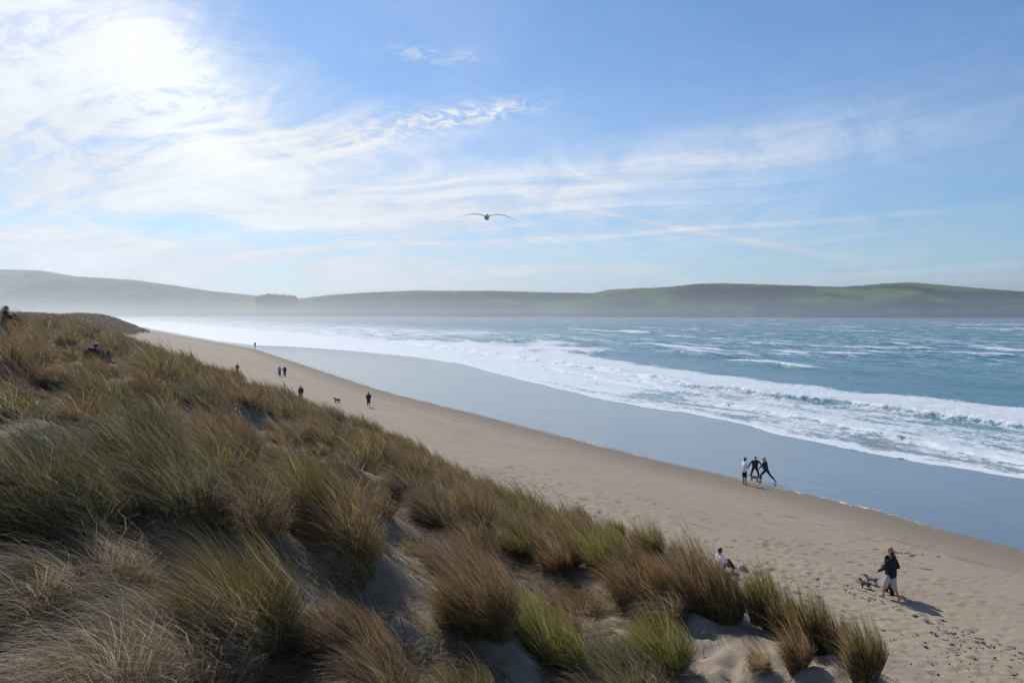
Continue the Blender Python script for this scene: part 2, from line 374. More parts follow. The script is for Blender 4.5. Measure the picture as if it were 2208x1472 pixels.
# ---------------------------------------------------------------- sea
def build_sea():
    sa = cat_axis(-geom(10, 160, 1.08), np.arange(-10, 90, 0.40), geom(90, 3600, 1.0062))
    nd = cat_axis(np.array([-0.0]), np.arange(0, 70, 0.25), geom(70, 3600, 1.0068))
    S, D = np.meshgrid(sa, nd, indexing='ij')
    nf = nfoam(S) + 0.9*fbm(S/7.0, S*0+2, 41, 4) + 0.25*fbm(S/1.3, S*0+2, 43, 3)
    N = nf + D
    X, Y = xy(N, S); R = np.hypot(X, Y)
    zb = terrain(N, S)
    foam_glitter = np.zeros_like(N); H = np.zeros_like(N)
    # open water: swell trains and chop
    wl = 30 + 14*sst(150, 600, N)
    ph = (N + 9*pnoise(S/80, N/90, 3) + 4*pnoise(S/30, N/40, 4))/wl
    env = np.clip(0.55+0.9*pnoise(S/70, N/45, 6), 0.05, 1.4)
    cr = np.exp(-((ph-np.floor(ph)-0.5)/0.17)**2)
    out = sst(100, 150, N+8*pnoise(S/40, S*0, 12))
    H += out*env*cr*0.75
    H += (0.34*fbm(S/9.0, N/5.2, 21, 4) - 0.22*np.abs(pnoise(S/16, N/7, 24)))*sst(20, 60, D) + 0.07*fbm(S/1.7, N/1.1, 22, 3)*sst(2, 12, D)
    # white caps on the swell
    capn = fbm(S/9, N/3.5, 33, 4); cap = env*cr*out
    brk = sst(0.14, 0.5, pnoise(S/45, N/33, 36))*sst(0.85, 1.0, cap*1.0+0.25*capn)
    foam_glitter = np.maximum(foam_glitter, brk)
    foam_glitter = np.maximum(foam_glitter, 0.72*sst(0.30, 0.62, fbm(S/16, N/3.4, 37, 5))*out)
    foam_glitter = np.maximum(foam_glitter, 0.8*sst(0.26, 0.46, fbm(S/34, N/8.0, 38, 5))*sst(220, 500, N))
    # bores rolling in: front line, rear reach, height
    bores = []
    def bore(pts, z, rear, h, fa, lo=None, hi=None, tail=0.8, front=0.5):
        s_, n_ = curve(pts, z); n0 = np.interp(S, s_, n_)
        if lo is None: lo = s_[0]
        if hi is None: hi = s_[-1]
        n0 = n0 + 1.6*fbm(S/9.0, S*0+5, int(h*100)+3, 4) + 0.35*fbm(S/1.6, S*0+1, 8, 3)
        a = (N-n0)
        m = sst(lo-8, lo+2, S)*sst(hi+12, hi-2, S)
        rr = np.interp(S, rear[0], rear[1])-n0 if rear is not None else np.full_like(S, 7.0)
        rr = rr + 5*fbm(S/12.0, N/8.0, 77, 4)*(1 if rear is not None else 0.5)
        prof = sst(-0.9, 0.35, a)*np.exp(-np.maximum(a, 0)/5.0)
        cre = 0.65+0.5*pnoise(S/11.0, S*0, int(h*77))
        nonlocal H, foam_glitter
        H = H + m*h*cre*prof
        body = sst(-0.25, 0.25, a)*sst(1.0, 0.55, a/np.maximum(rr, 2.0))
        fr = sst(-front, front*0.3, a)*sst(front*6, front*2, a)
        foam_glitter = np.maximum(foam_glitter, m*np.maximum(body*fa*(0.72+0.5*sst(-0.5, 0.6, pnoise(S/9, N/3.0, 13))), fr))
        return n0
    rear = curve([(1100,738),(1200,748),(1300,760),(1450,787),(1550,800),(1700,815),(1900,838),(2208,862)], 0.4)
    rear = (np.concatenate([rear[0], [260, 330, 420, 3000]]), np.concatenate([rear[1], [150, 135, 110, 100]]))
    n1 = bore([(2500,955),(2208,920),(2100,906),(2000,893),(1900,878),(1800,866),(1650,850),(1500,832),(1400,817),(1300,797),(1150,775),(1000,755),(850,735)], 0.3, rear, 1.15, 1.0, lo=-60)
    bore([(1608,878),(1700,893),(1800,912),(1890,935)], 0.3, None, 0.5, 0.75)
    bore([(1990,950),(2060,968),(2140,985),(2208,1002),(2400,1045)], 0.3, None, 0.55, 0.75)
    bore([(1370,818),(1440,838),(1500,848)], 0.3, None, 0.5, 0.7)
    bore([(1180,790),(1250,805),(1310,818),(1400,835)], 0.3, None, 0.55, 0.8)
    bore([(1600,775),(1660,784),(1720,790)], 0.6, None, 0.9, 0.9)
    bore([(1440,722),(1500,727),(1560,729)], 0.6, None, 0.8, 0.9)
    bore([(1225,707),(1260,709),(1300,712),(1385,716)], 0.6, None, 0.8, 0.9)
    bore([(1820,748),(1900,750),(2000,752)], 0.6, None, 1.0, 0.45)
    bore([(2080,697),(2150,699),(2300,702)], 0.6, None, 1.2, 0.95)
    bore([(2060,706),(2150,708),(2300,710)], 0.6, None, 1.0, 0.8)
    bore([(2150,752),(2208,755),(2400,760)], 0.6, None, 0.9, 0.7)
    bore([(1000,738),(1100,735),(1180,742)], 0.6, None, 0.9, 0.8)
    bore([(850,712),(950,714),(1050,716)], 0.6, None, 0.7, 0.8)
    bore([(640,706),(760,708),(900,710)], 0.6, None, 0.7, 0.8)
    rb = np.random.default_rng(3)
    for k in range(150):
        u = rb.uniform(700, 2300); v = 690+ (rb.random()**1.3)*75
        x, y = gnd(u, v, 0.5); nn, ss_ = ns(x, y)
        if nn < 125: continue
        ln = rb.uniform(5, 26)*(1+nn/500); sk = rb.uniform(-.08, .08)
        dp = rb.uniform(2.5, 7)*(1+nn/500); hh, ff = rb.uniform(.4, .9), rb.uniform(.55, .9)
        i0, i1 = np.searchsorted(sa, (ss_-ln-3, ss_+ln+3)); j0, j1 = np.searchsorted(nd, (nn-95, nn+60-float(nfoam(ss_))+40))
        j0 = 0 if nn < 150 else j0
        if i1-i0 < 2 or j1-j0 < 2: continue
        q = (slice(i0, i1), slice(j0, j1)); Sq, Nq = S[q], N[q]
        m = sst(ln, ln*.4, np.abs(Sq-ss_)+2*fbm(Sq/6, Nq/3, k, 2)); a = Nq-nn-sk*(Sq-ss_)-2.5*fbm(Sq/20, Sq*0+k, 60+k, 3)
        H[q] += m*hh*np.exp(-(a/4.0)**2); foam_glitter[q] = np.maximum(foam_glitter[q], m*sst(-0.8, 0, a)*sst(dp, dp*.2, a)*ff)
    foam_glitter = np.maximum(foam_glitter, (0.50+0.55*fbm(S/30, N/5.5, 91, 5))*sst(180, 420, S)*sst(420, 120, N))  # sun glitter on the left and middle water, painted in as surf white
    # lace between the swash edge and the first roller
    ins = sst(0.0, 0.6, D)*sst(1.5, -1.5, N-n1)
    lace = 0.47+0.55*fbm(S/13, N/3.6, 51, 4)+0.30*sst(70, 140, S)
    foam_glitter = np.maximum(foam_glitter, ins*np.clip(lace, 0, 1))
    foam_glitter = np.maximum(foam_glitter, sst(-0.2, 0.15, D)*(sst(4.2, 0.5, D+2.5*fbm(S/5, N/3, 53, 3)))*0.95)
    # the far surf on the left is white almost throughout
    foam_glitter = np.maximum(foam_glitter, np.clip(sst(150, 230, S)*sst(105, 60, D)*(0.55+0.8*fbm(S/22, N/4, 57, 4)), 0, 0.95))
    H = H + foam_glitter*0.14*(0.5+fbm(S/1.1, N/0.8, 23, 3)) 
    shal = sst(0, 9, D)
    lift = 0.22*np.exp(-D/1.2)*sst(0, 0.3, D)*0.5
    Z = np.where(D < 14, (zb+0.015+lift)*(1-shal)+0.03*shal, 0.03) + H*sst(0.0, 8, D)
    Z = np.maximum(Z, zb+0.012)
    co = np.stack([X, Y, Z], -1).reshape(-1, 3)
    me = np_mesh('sea', co, grid_faces(*S.shape)[:, ::-1])
    fattr(me, 'foam_glitter', foam_glitter); fattr(me, 'film', sst(16, 0, D)); fattr(me, 'crest', np.clip(env*cr*out, 0, 1)*sst(700, 300, N))
    m, t, b = new_mat('sea_water')
    s, n, p = shore_coords(t)
    sn = t.comb(s, n, 0.0)
    fo = t.attr('foam_glitter')[2]; film = t.attr('film')[2]; crs = t.attr('crest')[2]
    # near-shore water is milky and sandy, then green, then blue
    w1 = t.noise(t.comb(t.mul(s, 0.012), t.mul(n, 0.03), 0.0), 1.0, 4.0)
    deep = t.mix(w1, (0.050, 0.155, 0.225), (0.085, 0.205, 0.265))
    deep = t.mix(t.mul(crs, 0.8), deep, (0.020, 0.170, 0.165))
    deep = t.mix(t.ss(150.0, 60.0, n), deep, (0.110, 0.250, 0.300))
    deep = t.mix(t.mul(film, 0.9), deep, (0.170, 0.185, 0.190))
    # lace: cells opened in the foam
    wv = t.noise(sn, 0.55, 3.0, 0.6)
    wsn = t.comb(t.add(t.mul(s, 0.62), t.mul(wv, 3.2)), t.add(n, t.mul(wv, 2.0)), 0.0)
    v1 = t.voro(wsn, 0.85, 'DISTANCE_TO_EDGE'); v2 = t.voro(wsn, 2.3, 'DISTANCE_TO_EDGE')
    ce = t.m('MINIMUM', t.mul(v1, 1.3), t.mul(v2, 2.2))
    fn = t.noise(t.comb(t.mul(s, 0.6), n, 0.0), 1.5, 8.0, 0.74, 0.6)
    thr = t.add(t.sub(fo, t.mul(ce, 0.9)), t.mul(t.sub(fn, 0.5), 1.15))
    fm = t.ss(0.19, 0.46, thr)
    fm = t.mul(fm, t.ss(0.02, 0.12, fo))
    fcol = t.mix(fn, (0.42, 0.50, 0.56), (0.84, 0.87, 0.90))
    fl = t.ss(0.49, 0.66, t.noise(t.comb(t.mul(s, 0.10), t.mul(n, 0.42), 6.0), 1.0, 7.0, 0.72, 0.4)); fl = t.mul(fl, t.ss(110.0, 220.0, n))
    fm = t.m('MAXIMUM', fm, t.mul(fl, 0.85))
    t.l.new(t.mix(fm, deep, fcol), b.inputs['Base Color'])
    rf = t.add(0.14, t.mul(t.ss(60.0, 400.0, n), 0.30)); t.l.new(t.add(rf, t.mul(fm, 0.5)), b.inputs['Roughness'])
    b.inputs['IOR'].default_value = 1.33; b.inputs['Specular IOR Level'].default_value = 0.5
    c1 = t.noise(t.comb(t.mul(s, 0.55), n, 0.0), 1.1, 6.0, 0.66, 0.3)
    c2 = t.noise(t.comb(t.mul(s, 0.6), n, 3.0), 5.0, 4.0, 0.6)
    hh = t.add(t.mul(c1, 0.75), t.mul(c2, 0.16))
    nb = bump(t, hh, t.sub(1.0, t.mul(film, 0.75)), 0.55)
    nb2 = bump(t, t.mul(fm, fn), 0.6, 0.12, nb)
    t.l.new(nb2, b.inputs['Normal'])
    tag(link_mesh('sea', me, m), 'blue green bay water with rows of white surf', 'sea', kind='structure')
build_sea()

# ---------------------------------------------------------------- headlands across the bay
RIDGE = [(-700,560),(-300,572),(0,581),(60,582),(95,584),(130,590),(165,596),(200,598),(250,601),(300,605),(380,616),(450,627),(520,634),(560,638),(600,641),(645,644),(700,637),
         (780,631),(900,627),(1050,627),(1130,629),(1200,631),(1280,632),(1312,625),(1400,621),(1450,618),(1500,612),(1560,611),(1630,613),(1700,615),(1800,619),
         (1860,616),(1905,611),(1960,609),(2020,614),(2100,621),(2208,629),(2400,645),(2700,660)]
BASE = [(-700,4200),(0,3150),(560,2650),(700,2350),(1104,2130),(1650,1900),(2208,1700),(2700,1600)]
def build_hills():
    us = np.arange(-700, 2701, 2.5); tt = np.concatenate([[-0.02, -0.01], np.linspace(0, 1, 130), np.linspace(1.02, 1.5, 20)])
    U, T = np.meshgrid(us, tt, indexing='ij')
    yb = np.interp(U, *zip(*BASE)) + 60*pnoise(U/160, U*0, 2) + 25*pnoise(U/50, U*0, 3)
    dep = np.interp(U, [-700, 500, 800, 2700], [1300, 1100, 700, 650])
    Yd = yb + T*dep
    vr = np.interp(U, *zip(*RIDGE))
    er = (674.0-vr)/FPX; eb = -CZ/yb
    Tc = np.clip(T, 0, 1)
    bl = 0.16+0.16*fbm(U/120, U*0, 81, 3)+0.10*sst(1500, 1800, U); g = bl*sst(0, 0.055+0.04*pnoise(U/28, U*0, 83), T)**1.5 + (1-bl)*Tc**0.85
    X = (U-PU)/FPX*Yd
    wx, wy = X/420.0, Yd/420.0
    rid = 1-np.abs(pnoise(wx*1.3+0.5*wy, wy*0.55, 61))*2
    gul = fbm(wx*1.6, wy*0.8, 67, 4)
    g = g + (0.20*rid+0.30*gul)*np.sin(np.pi*Tc)**1.0
    e = eb + (er-eb)*np.clip(g, 0, 1.0)
    e = np.where(T > 1, er-(T-1)*0.05, e)
    Z = CZ + e*Yd + (2.2*fbm(X/26, Yd/26, 71, 4)+1.2*np.abs(pnoise(X/9, Yd/12, 72)))*sst(0, 0.05, T)
    Z = np.where(T < 0, -8, Z)
    co = np.stack([X, Yd, Z], -1).reshape(-1, 3)
    global HILL; HILL = (us, tt, X, Yd, Z)
    me = np_mesh('hills', co, grid_faces(*U.shape)[:, ::-1])
    fattr(me, 'gully', np.clip(0.5-0.9*gul-0.25*rid, 0, 1)); fattr(me, 'rise', T)
    m, t, b = new_mat('scrub_and_pasture')
    g_ = t.n.new('ShaderNodeNewGeometry'); p = g_.outputs['Position']
    gu = t.attr('gully')[2]; ri = t.attr('rise')[2]
    a = t.noise(p, 0.006, 6.0, 0.62, 0.6); c = t.noise(p, 0.045, 5.0, 0.7)
    k = t.add(t.add(t.mul(gu, 0.9), t.mul(a, 0.9)), t.mul(t.sub(c, 0.5), 0.7))
    k = t.sub(k, t.mul(t.ss(0.55, 1.0, ri), 0.12)); k = t.add(k, t.mul(t.ss(0.16, 0.02, ri), 0.10))
    grass = t.mix(a, (0.070, 0.125, 0.020), (0.135, 0.200, 0.038))
    scrub = t.mix(c, (0.010, 0.020, 0.010), (0.028, 0.036, 0.017))
    t.l.new(t.mix(t.ss(0.50, 0.74, k), grass, scrub), b.inputs['Base Color'])
    b.inputs['Roughness'].default_value = 0.95; b.inputs['Specular IOR Level'].default_value = 0.1
    t.l.new(bump(t, t.add(t.mul(c, 1.0), t.mul(t.noise(p, 0.15, 4.0, 0.7), 0.5)), 1.0, 9.0), b.inputs['Normal'])
    tag(link_mesh('hills', me, m), 'green headland and hazy hills across the bay', 'hills', kind='structure')
build_hills()

def build_grove():
    us, tt, X, Yd, Z = HILL; rng = np.random.default_rng(12)
    m = flat_mat('dark_foliage', (0.020, 0.032, 0.016), 0.95, 0.5, 0.05, 0.1)
    V = CZ-0; c, q = math.cos(PITCH), math.sin(PITCH); P = []
    for k in range(230):
        u = rng.uniform(556, 642); i = int((u+700)/2.5)
        f = (u-556)/86; vt = 636+10*abs(f-0.45)**1.5*2
        vs = PV-FPX*((Z[i]-CZ)*c+Yd[i]*q)/(Yd[i]*c-(Z[i]-CZ)*q)
        v = rng.uniform(vt+5, 664-10*abs(f-.5)); j = int(np.argmin(np.abs(vs[:110]-v))); P.append((X[i, j], Yd[i, j], Z[i, j]))
    P = np.array(P); co = []; fa = []
    for x, y, z in P:
        R = rng.uniform(6, 12); Hh = rng.uniform(7, 24); n = 60
        d = rng.normal(size=(n, 3)); d /= np.linalg.norm(d, axis=1)[:, None]; d *= rng.uniform(.5, 1, (n, 1))**.5
        ctr = np.array([x, y, z+Hh*.5])+d*np.array([R, R, Hh*.55])
        a = rng.normal(size=(n, 3)); a /= np.linalg.norm(a, axis=1)[:, None]; b = np.cross(a, rng.normal(size=(n, 3))); b /= np.linalg.norm(b, axis=1)[:, None]
        sz = rng.uniform(1.6, 3.2, (n, 1)); base = sum(map(len, co))
        quad = np.stack([ctr-a*sz, ctr-b*sz, ctr+a*sz, ctr+b*sz], 1).reshape(-1, 3); co.append(quad); fa.append(np.arange(n*4).reshape(n, 4)+base)
    o = link_mesh('far_woodland', np_mesh('far_woodland', np.concatenate(co), np.concatenate(fa), False), m)
    tag(o, 'dark hazy wood on the low hillock across the bay', 'woodland', kind='stuff')
build_grove()

def build_wrack():
    rng = np.random.default_rng(44); m = flat_mat('dry_kelp', (0.135, 0.105, 0.075), 0.8, 0.5, 9.0, 0.2)
    pts = []
    def along(p, q, n, sp, sz):
        for k in range(n):
            f = rng.random(); x, y = gnd(p[0]+(q[0]-p[0])*f, p[1]+(q[1]-p[1])*f, 1.8); pts.append((x+rng.normal(0, sp), y+rng.normal(0, sp), sz*rng.uniform(.25, .85)))
    along((1830,1245), (2010,1330), 70, .22, .07); along((2010,1330), (2208,1410), 120, .45, .085); along((1830,1262), (1890,1285), 30, .12, .08)
    along((1990,1360), (2208,1460), 170, 1.0, .06); along((1840,1186), (1990,1200), 26, .5, .10); along((1880,1162), (2030,1170), 16, .15, .12)
    along((1590,1195), (1660,1215), 22, .35, .08); along((1400,1125), (1560,1180), 16, .8, .06); along((1700,1240), (1840,1250), 40, .5, .07)
    along((1960,1440), (2200,1472), 60, 1.0, .06); along((1640,1260), (1960,1400), 90, .9, .045)
    co = []; fa = []; base = 0
    for x, y, sz in pts:
        n, s = ns(x, y)
        if n < 18.5 or n > float(nwet(s))-0.5: continue
        k = 7; th = np.sort(rng.uniform(0, 2*math.pi, k)); st = rng.uniform(1.2, 4.2); ro = rng.uniform(0, 3.14)
        rr = sz*rng.uniform(.5, 1.1, k); a = rr*np.cos(th)*st; b = rr*np.sin(th)*.7
        px = x+a*math.cos(ro)-b*math.sin(ro); py = y+a*math.sin(ro)+b*math.cos(ro); z0 = float(Zt(x, y))
        ring = np.stack([px, py, np.full(k, z0-.03)], -1); top = np.stack([x+(px-x)*.6, y+(py-y)*.6, z0+sz*rng.uniform(.15, .45, k)], -1)
        co.append(np.concatenate([ring, top, [[x, y, z0+sz*.4]]])); 
        for i in range(k):
            j = (i+1) % k; fa.append((base+i, base+j, base+k+j)); fa.append((base+i, base+k+j, base+k+i)); fa.append((base+k+i, base+k+j, base+2*k))
        base += 2*k+1
    o = link_mesh('seaweed_wrack', np_mesh('seaweed_wrack', np.concatenate(co), np.array(fa), False), m)
    tag(o, 'scraps of dry dark seaweed strewn over the sand', 'seaweed', kind='stuff')
build_wrack()

# ---------------------------------------------------------------- people, dogs, gulls
def V3(*a): return Vector(a)
def solid(name, prims, voxel, mat, parent, smooth=2):
    bm = bmesh.new()
    def sph(c, r, rot=None):
        q = bmesh.ops.create_icosphere(bm, subdivisions=2, radius=1.0)
        M = Matrix.Translation(c) @ (rot.to_matrix().to_4x4() if rot else Matrix.Identity(4)) @ Matrix.Diagonal((*r, 1)); bmesh.ops.transform(bm, matrix=M, verts=q['verts'])
    for p in prims:
        if p[0] == 'e': sph(Vector(p[1]), p[2], Euler(p[3]) if len(p) > 3 else None)
        else:
            _, a, ra, b, rb = p; a = Vector(a); b = Vector(b); d = b-a
            sph(a, (ra,)*3); sph(b, (rb,)*3)
            if d.length > 1e-4:
                M = Matrix.Translation((a+b)/2) @ d.to_track_quat('Z', 'Y').to_matrix().to_4x4()
                bmesh.ops.create_cone(bm, cap_ends=True, segments=12, radius1=ra, radius2=rb, depth=d.length, matrix=M)
    me = bpy.data.meshes.new(name); bm.to_mesh(me); bm.free()
    o = bpy.data.objects.new(name, me); COL.objects.link(o)
    md = o.modifiers.new('r', 'REMESH'); md.mode = 'VOXEL'; md.voxel_size = voxel; md.use_smooth_shade = True
    if smooth: ms = o.modifiers.new('s', 'SMOOTH'); ms.iterations = smooth; ms.factor = 0.5
    dg = bpy.context.evaluated_depsgraph_get(); me2 = bpy.data.meshes.new_from_object(o.evaluated_get(dg))
    o.modifiers.clear(); o.data = me2; bpy.data.meshes.remove(me); me2.name = name
    me2.polygons.foreach_set('use_smooth', np.ones(len(me2.polygons), dtype=bool))
    me2.materials.clear(); me2.materials.append(mat); o.parent = parent
    return o
CL = {}
def cloth(c):
    if c not in CL: CL[c] = flat_mat('cloth', c, 0.85, 0.18, 14.0, 0.15, 0.3)
    return CL[c]
SKIN = flat_mat('skin', (0.42, 0.24, 0.17), 0.55, 0.08, 12.0, 0.35)
HAIRM = {}
def hairm(c):
    if c not in HAIRM: HAIRM[c] = flat_mat('hair', c, 0.5, 0.35, 60.0, 0.4, 0.4)
    return HAIRM[c]

def person(loc, face, P, label, top, legs, hair, hair_col, sleeves='long', cut='long', feet=None, voxel=.01, size=1.0, hood=False, cap=None, group=None, coat=False, fit=0.0):
    """P: joints in metres, person facing +Y. l*/r* are the person's left (-X) and right (+X)."""
    root = bpy.data.objects.new('person', None); COL.objects.link(root)
    root.location = loc; root.rotation_euler = (0, 0, math.atan2(-face[0], face[1])); root.scale = (size,)*3
    tag(root, label, 'person', group)
    J = dict(hip=(0,0,.92), chest=(0,0,1.24), neck=(0,-.01,1.46), head=(0,.015,1.63), lsh=(-.185,0,1.40), rsh=(.185,0,1.40), lel=(-.24,-.03,1.13), rel=(.24,-.03,1.13),
             lha=(-.25,.05,.88), rha=(.25,.05,.88), lkn=(-.10,.02,.50), rkn=(.10,.02,.50), lan=(-.10,0,.085), ran=(.10,0,.085), ltoe=None, rtoe=None, look=(0,1,0))
    J.update(P); J = {k: (Vector(v) if v is not None else None) for k, v in J.items()}
    hip, ch, nk, hd = J['hip'], J['chest'], J['neck'], J['head']; look = J['look'].normalized(); tilt = math.atan2(-look.x, look.y)
    right = (J['rsh']-J['lsh']).normalized(); lh = hip-right*.09-V3(0,0,.02); rh = hip+right*.09-V3(0,0,.02)
    B = [('e', hd+V3(0,0,.012), (.074,.092,.108), (0,0,tilt)), ('e', hd+look*.03-V3(0,0,.06), (.052,.06,.055), (0,0,tilt)), ('c', hd-V3(0,0,.06)-look*.015, .052, nk, .056)]
    B += [('e', hd+look*.093-V3(0,0,.015), (.014,.02,.022)), ('e', hd+look*.086+V3(0,0,.022), (.045,.012,.012), (0,0,tilt))]
    B += [('e', hd+right*s*.075-V3(0,0,.01), (.012,.022,.032)) for s in (-1, 1)]
    B += [('c', nk, .05, J['lsh'], .05), ('c', nk, .05, J['rsh'], .05), ('c', ch-right*.07, .105, ch+right*.07, .105), ('c', ch-right*.04, .11, hip-right*.03, .105), ('c', ch+right*.04, .11, hip+right*.03, .105),
          ('c', hip-right*.06, .11, hip+right*.06, .11), ('c', (ch+nk)/2-right*.08, .08, (ch+nk)/2+right*.08, .08)]
    H = []
    for s, sh, el, ha, kn, an, toe, hp in ((-1,'lsh','lel','lha','lkn','lan','ltoe',lh), (1,'rsh','rel','rha','rkn','ran','rtoe',rh)):
        sh, el, ha, kn, an = J[sh], J[el], J[ha], J[kn], J[an]; t = J[toe] if J[toe] is not None else an+V3(.02*s,.17,-.055)
        B += [('c', sh, .048, el, .038), ('c', el, .038, ha, .026), ('c', hp, .088, kn, .054), ('c', kn, .054, kn+(an-kn)*.35, .056), ('c', kn+(an-kn)*.35, .056, an, .036)]
        heel = an+V3(0,-.035,-.045); B += [('c', heel, .034, an, .036), ('c', heel+V3(0,.02,0), .032, t, .024), ('c', an, .034, (an+t)/2, .03)]
        d = (ha-el).normalized(); sd = d.cross(V3(0,1,0)); sd = sd.normalized() if sd.length > .1 else V3(1,0,0); fw = d.cross(sd).normalized()
        pc = ha+d*.045; B.append(('c', ha, .025, pc, .03)); B.append(('e', pc, (.022,.038,.042), (0,0,0)))
        for i, (off, ln) in enumerate(((-.030,.062),(-.010,.072),(.010,.067),(.028,.052))):
            k0 = pc+d*.03+fw*off; k1 = k0+d*ln*.55+sd*(-s)*.006; k2 = k1+d*ln*.38+sd*(-s)*.022
            B += [('c', k0, .0092, k1, .0085), ('c', k1, .0085, k2, .0075)]
        th = pc+fw*.030; B += [('c', th-d*.01, .011, th+fw*.022+d*.022, .0095), ('c', th+fw*.022+d*.022, .0095, th+fw*.026+d*.05, .008)]
    solid('body', B, voxel if voxel > .012 else .0075, SKIN, root, 1)
    g = .020+fit
    T = [('c', nk-V3(0,0,.03), .065, J['lsh'], .062+fit), ('c', nk-V3(0,0,.03), .065, J['rsh'], .062+fit), ('c', ch-right*.08, .115+g, ch+right*.08, .115+g), ('c', (ch+nk)/2-right*.09, .09+fit, (ch+nk)/2+right*.09, .09+fit)]
    bot = hip-V3(0,0,.16 if coat else .03)
    for s in (-.5, .5, 0): T += [('c', ch+right*.12*s, .118+g, bot+right*.12*s, .112+g)]
    T += [('c', bot-right*.055, .108+g, bot+right*.055, .108+g)]
    for sh, el, ha in (('lsh','lel','lha'), ('rsh','rel','rha')):
        sh, el, ha = J[sh], J[el], J[ha]
        T.append(('c', sh, .064+fit, el if sleeves != 'short' else sh+(el-sh)*.62, .055+fit if sleeves != 'short' else .062))
        if sleeves == 'long': T.append(('c', el, .054+fit, el+(ha-el)*.93, .040+fit*.7))
    if hood: T += [('e', nk-look*.075+V3(0,0,.02), (.10,.07,.07), (0,0,tilt)), ('c', nk-right*.05, .06, nk+right*.05, .06)]
    solid('top', T, max(voxel, .009), cloth(top), root)
    L = [('c', hip-right*.055, .118+fit, hip+right*.055, .118+fit)]
    for hp, kn, an in ((lh, J['lkn'], J['lan']), (rh, J['rkn'], J['ran'])):
        tight = cut == 'tight'; e = .008 if tight else .026+fit
        if cut == 'shorts': L += [('c', hp, .098+fit, hp+(kn-hp)*.95, .084+fit)]
        elif cut == 'cargo': L += [('c', hp, .105+fit, kn, .092+fit), ('c', kn, .092+fit, kn+(an-kn)*.12, .090+fit)]
        else:
            f = .72 if tight else .93
            L += [('c', hp, .09+e, kn, .055+e), ('c', kn, .056+e, kn+(an-kn)*.4, .056+e), ('c', kn+(an-kn)*.4, .056+e, kn+(an-kn)*f, .036+e*1.2)]
    solid('trousers' if cut in ('long', 'tight') else 'shorts', L, max(voxel, .009), cloth(legs), root)
    if hair:
        back = -look
        Hh = [('e', hd+V3(0,0,.030)+back*.016, (.084,.096,.100), (0,0,tilt)), ('e', hd+V3(0,0,-.005)+back*.045, (.078,.066,.095), (0,0,tilt))]
        if hair == 'long': Hh += [('c', hd+back*.06, .070, nk+back*.075+V3(0,0,.0), .055), ('c', hd+back*.055-right*.03, .05, nk+back*.07-right*.05-V3(0,0,.05), .035), ('c', hd+back*.055+right*.03, .05, nk+back*.07+right*.05-V3(0,0,.05), .035)]
        if hair == 'tail': Hh += [('e', hd+back*.11+V3(0,0,.03), (.035,.035,.035)), ('c', hd+back*.12+V3(0,0,.01), .028, hd+back*.15-V3(0,0,.13), .014)]
        solid('hair', Hh, .008 if voxel <= .012 else voxel*.7, hairm(hair_col), root, 1)
    if cap:
        solid('cap', [('e', hd+V3(0,0,.055), (.088,.102,.075), (0,0,tilt)), ('e', hd+look*.12+V3(0,0,.045), (.07,.06,.012), (0,0,tilt))], .008, cloth(cap), root, 1)
    if feet:
        for an, t in ((J['lan'], J['ltoe'] or J['lan']+V3(-.02,.17,-.055)), (J['ran'], J['rtoe'] or J['ran']+V3(.02,.17,-.055))):
            heel = an+V3(0,-.04,-.045); solid('shoe', [('c', heel, .042, t, .034), ('c', an-V3(0,0,.0), .044, heel+V3(0,.03,0), .042), ('c', an, .04, (an+t)/2, .038)], max(voxel, .008), cloth(feet), root)
    return root

def at_ground(u, v, z=None):
    x, y, _ = hit(u, v) if z is None else (*gnd(u, v, z), 0)
    for _ in range(4):
        zz = float(Zt(x, y)); x, y = gnd(u, v, zz)
    return (x, y, float(Zt(x, y))-0.006)

ALONG = (DX, DY)
# the couple walking two dogs
walkR = dict(lkn=(-.10,.16,.50), lan=(-.11,.24,.10), rkn=(.10,-.02,.49), ran=(.10,-.26,.12), rtoe=(.11,-.13,.03))
man = person(at_ground(1921,1291,1.8), (-.42, .91), dict(walkR, ltoe=(-.13,.41,.035), lel=(-.27,.06,1.15), lha=(-.33,.26,1.00), rel=(.27,-.06,1.15), rha=(.13,.16,1.10), look=(-.25,1,-.1), chest=(0,.02,1.24)),
    'barefoot man in a dark hoodie and pale baggy shorts holding two leads', (.022,.022,.030), (.42,.42,.43), 'short', (.035,.022,.014), cut='cargo', hood=True, voxel=.010, size=1.02, fit=.014)
woman = person(at_ground(1918,1281,1.75), (-.42, .91), dict(lkn=(-.09,.03,.50), lan=(-.10,-.22,.14), ltoe=(-.10,-.1,.03), rkn=(.10,.16,.50), ran=(.10,.22,.09), lel=(-.25,-.02,1.14), lha=(-.24,.16,.96), look=(-.3,1,-.1)),
    'fair haired woman in black walking close beside the man in the dark hoodie', (.012,.012,.014), (.014,.014,.018), 'long', (.40,.24,.10), cut='long', feet=(.01,.01,.01), voxel=.010, size=1.03)

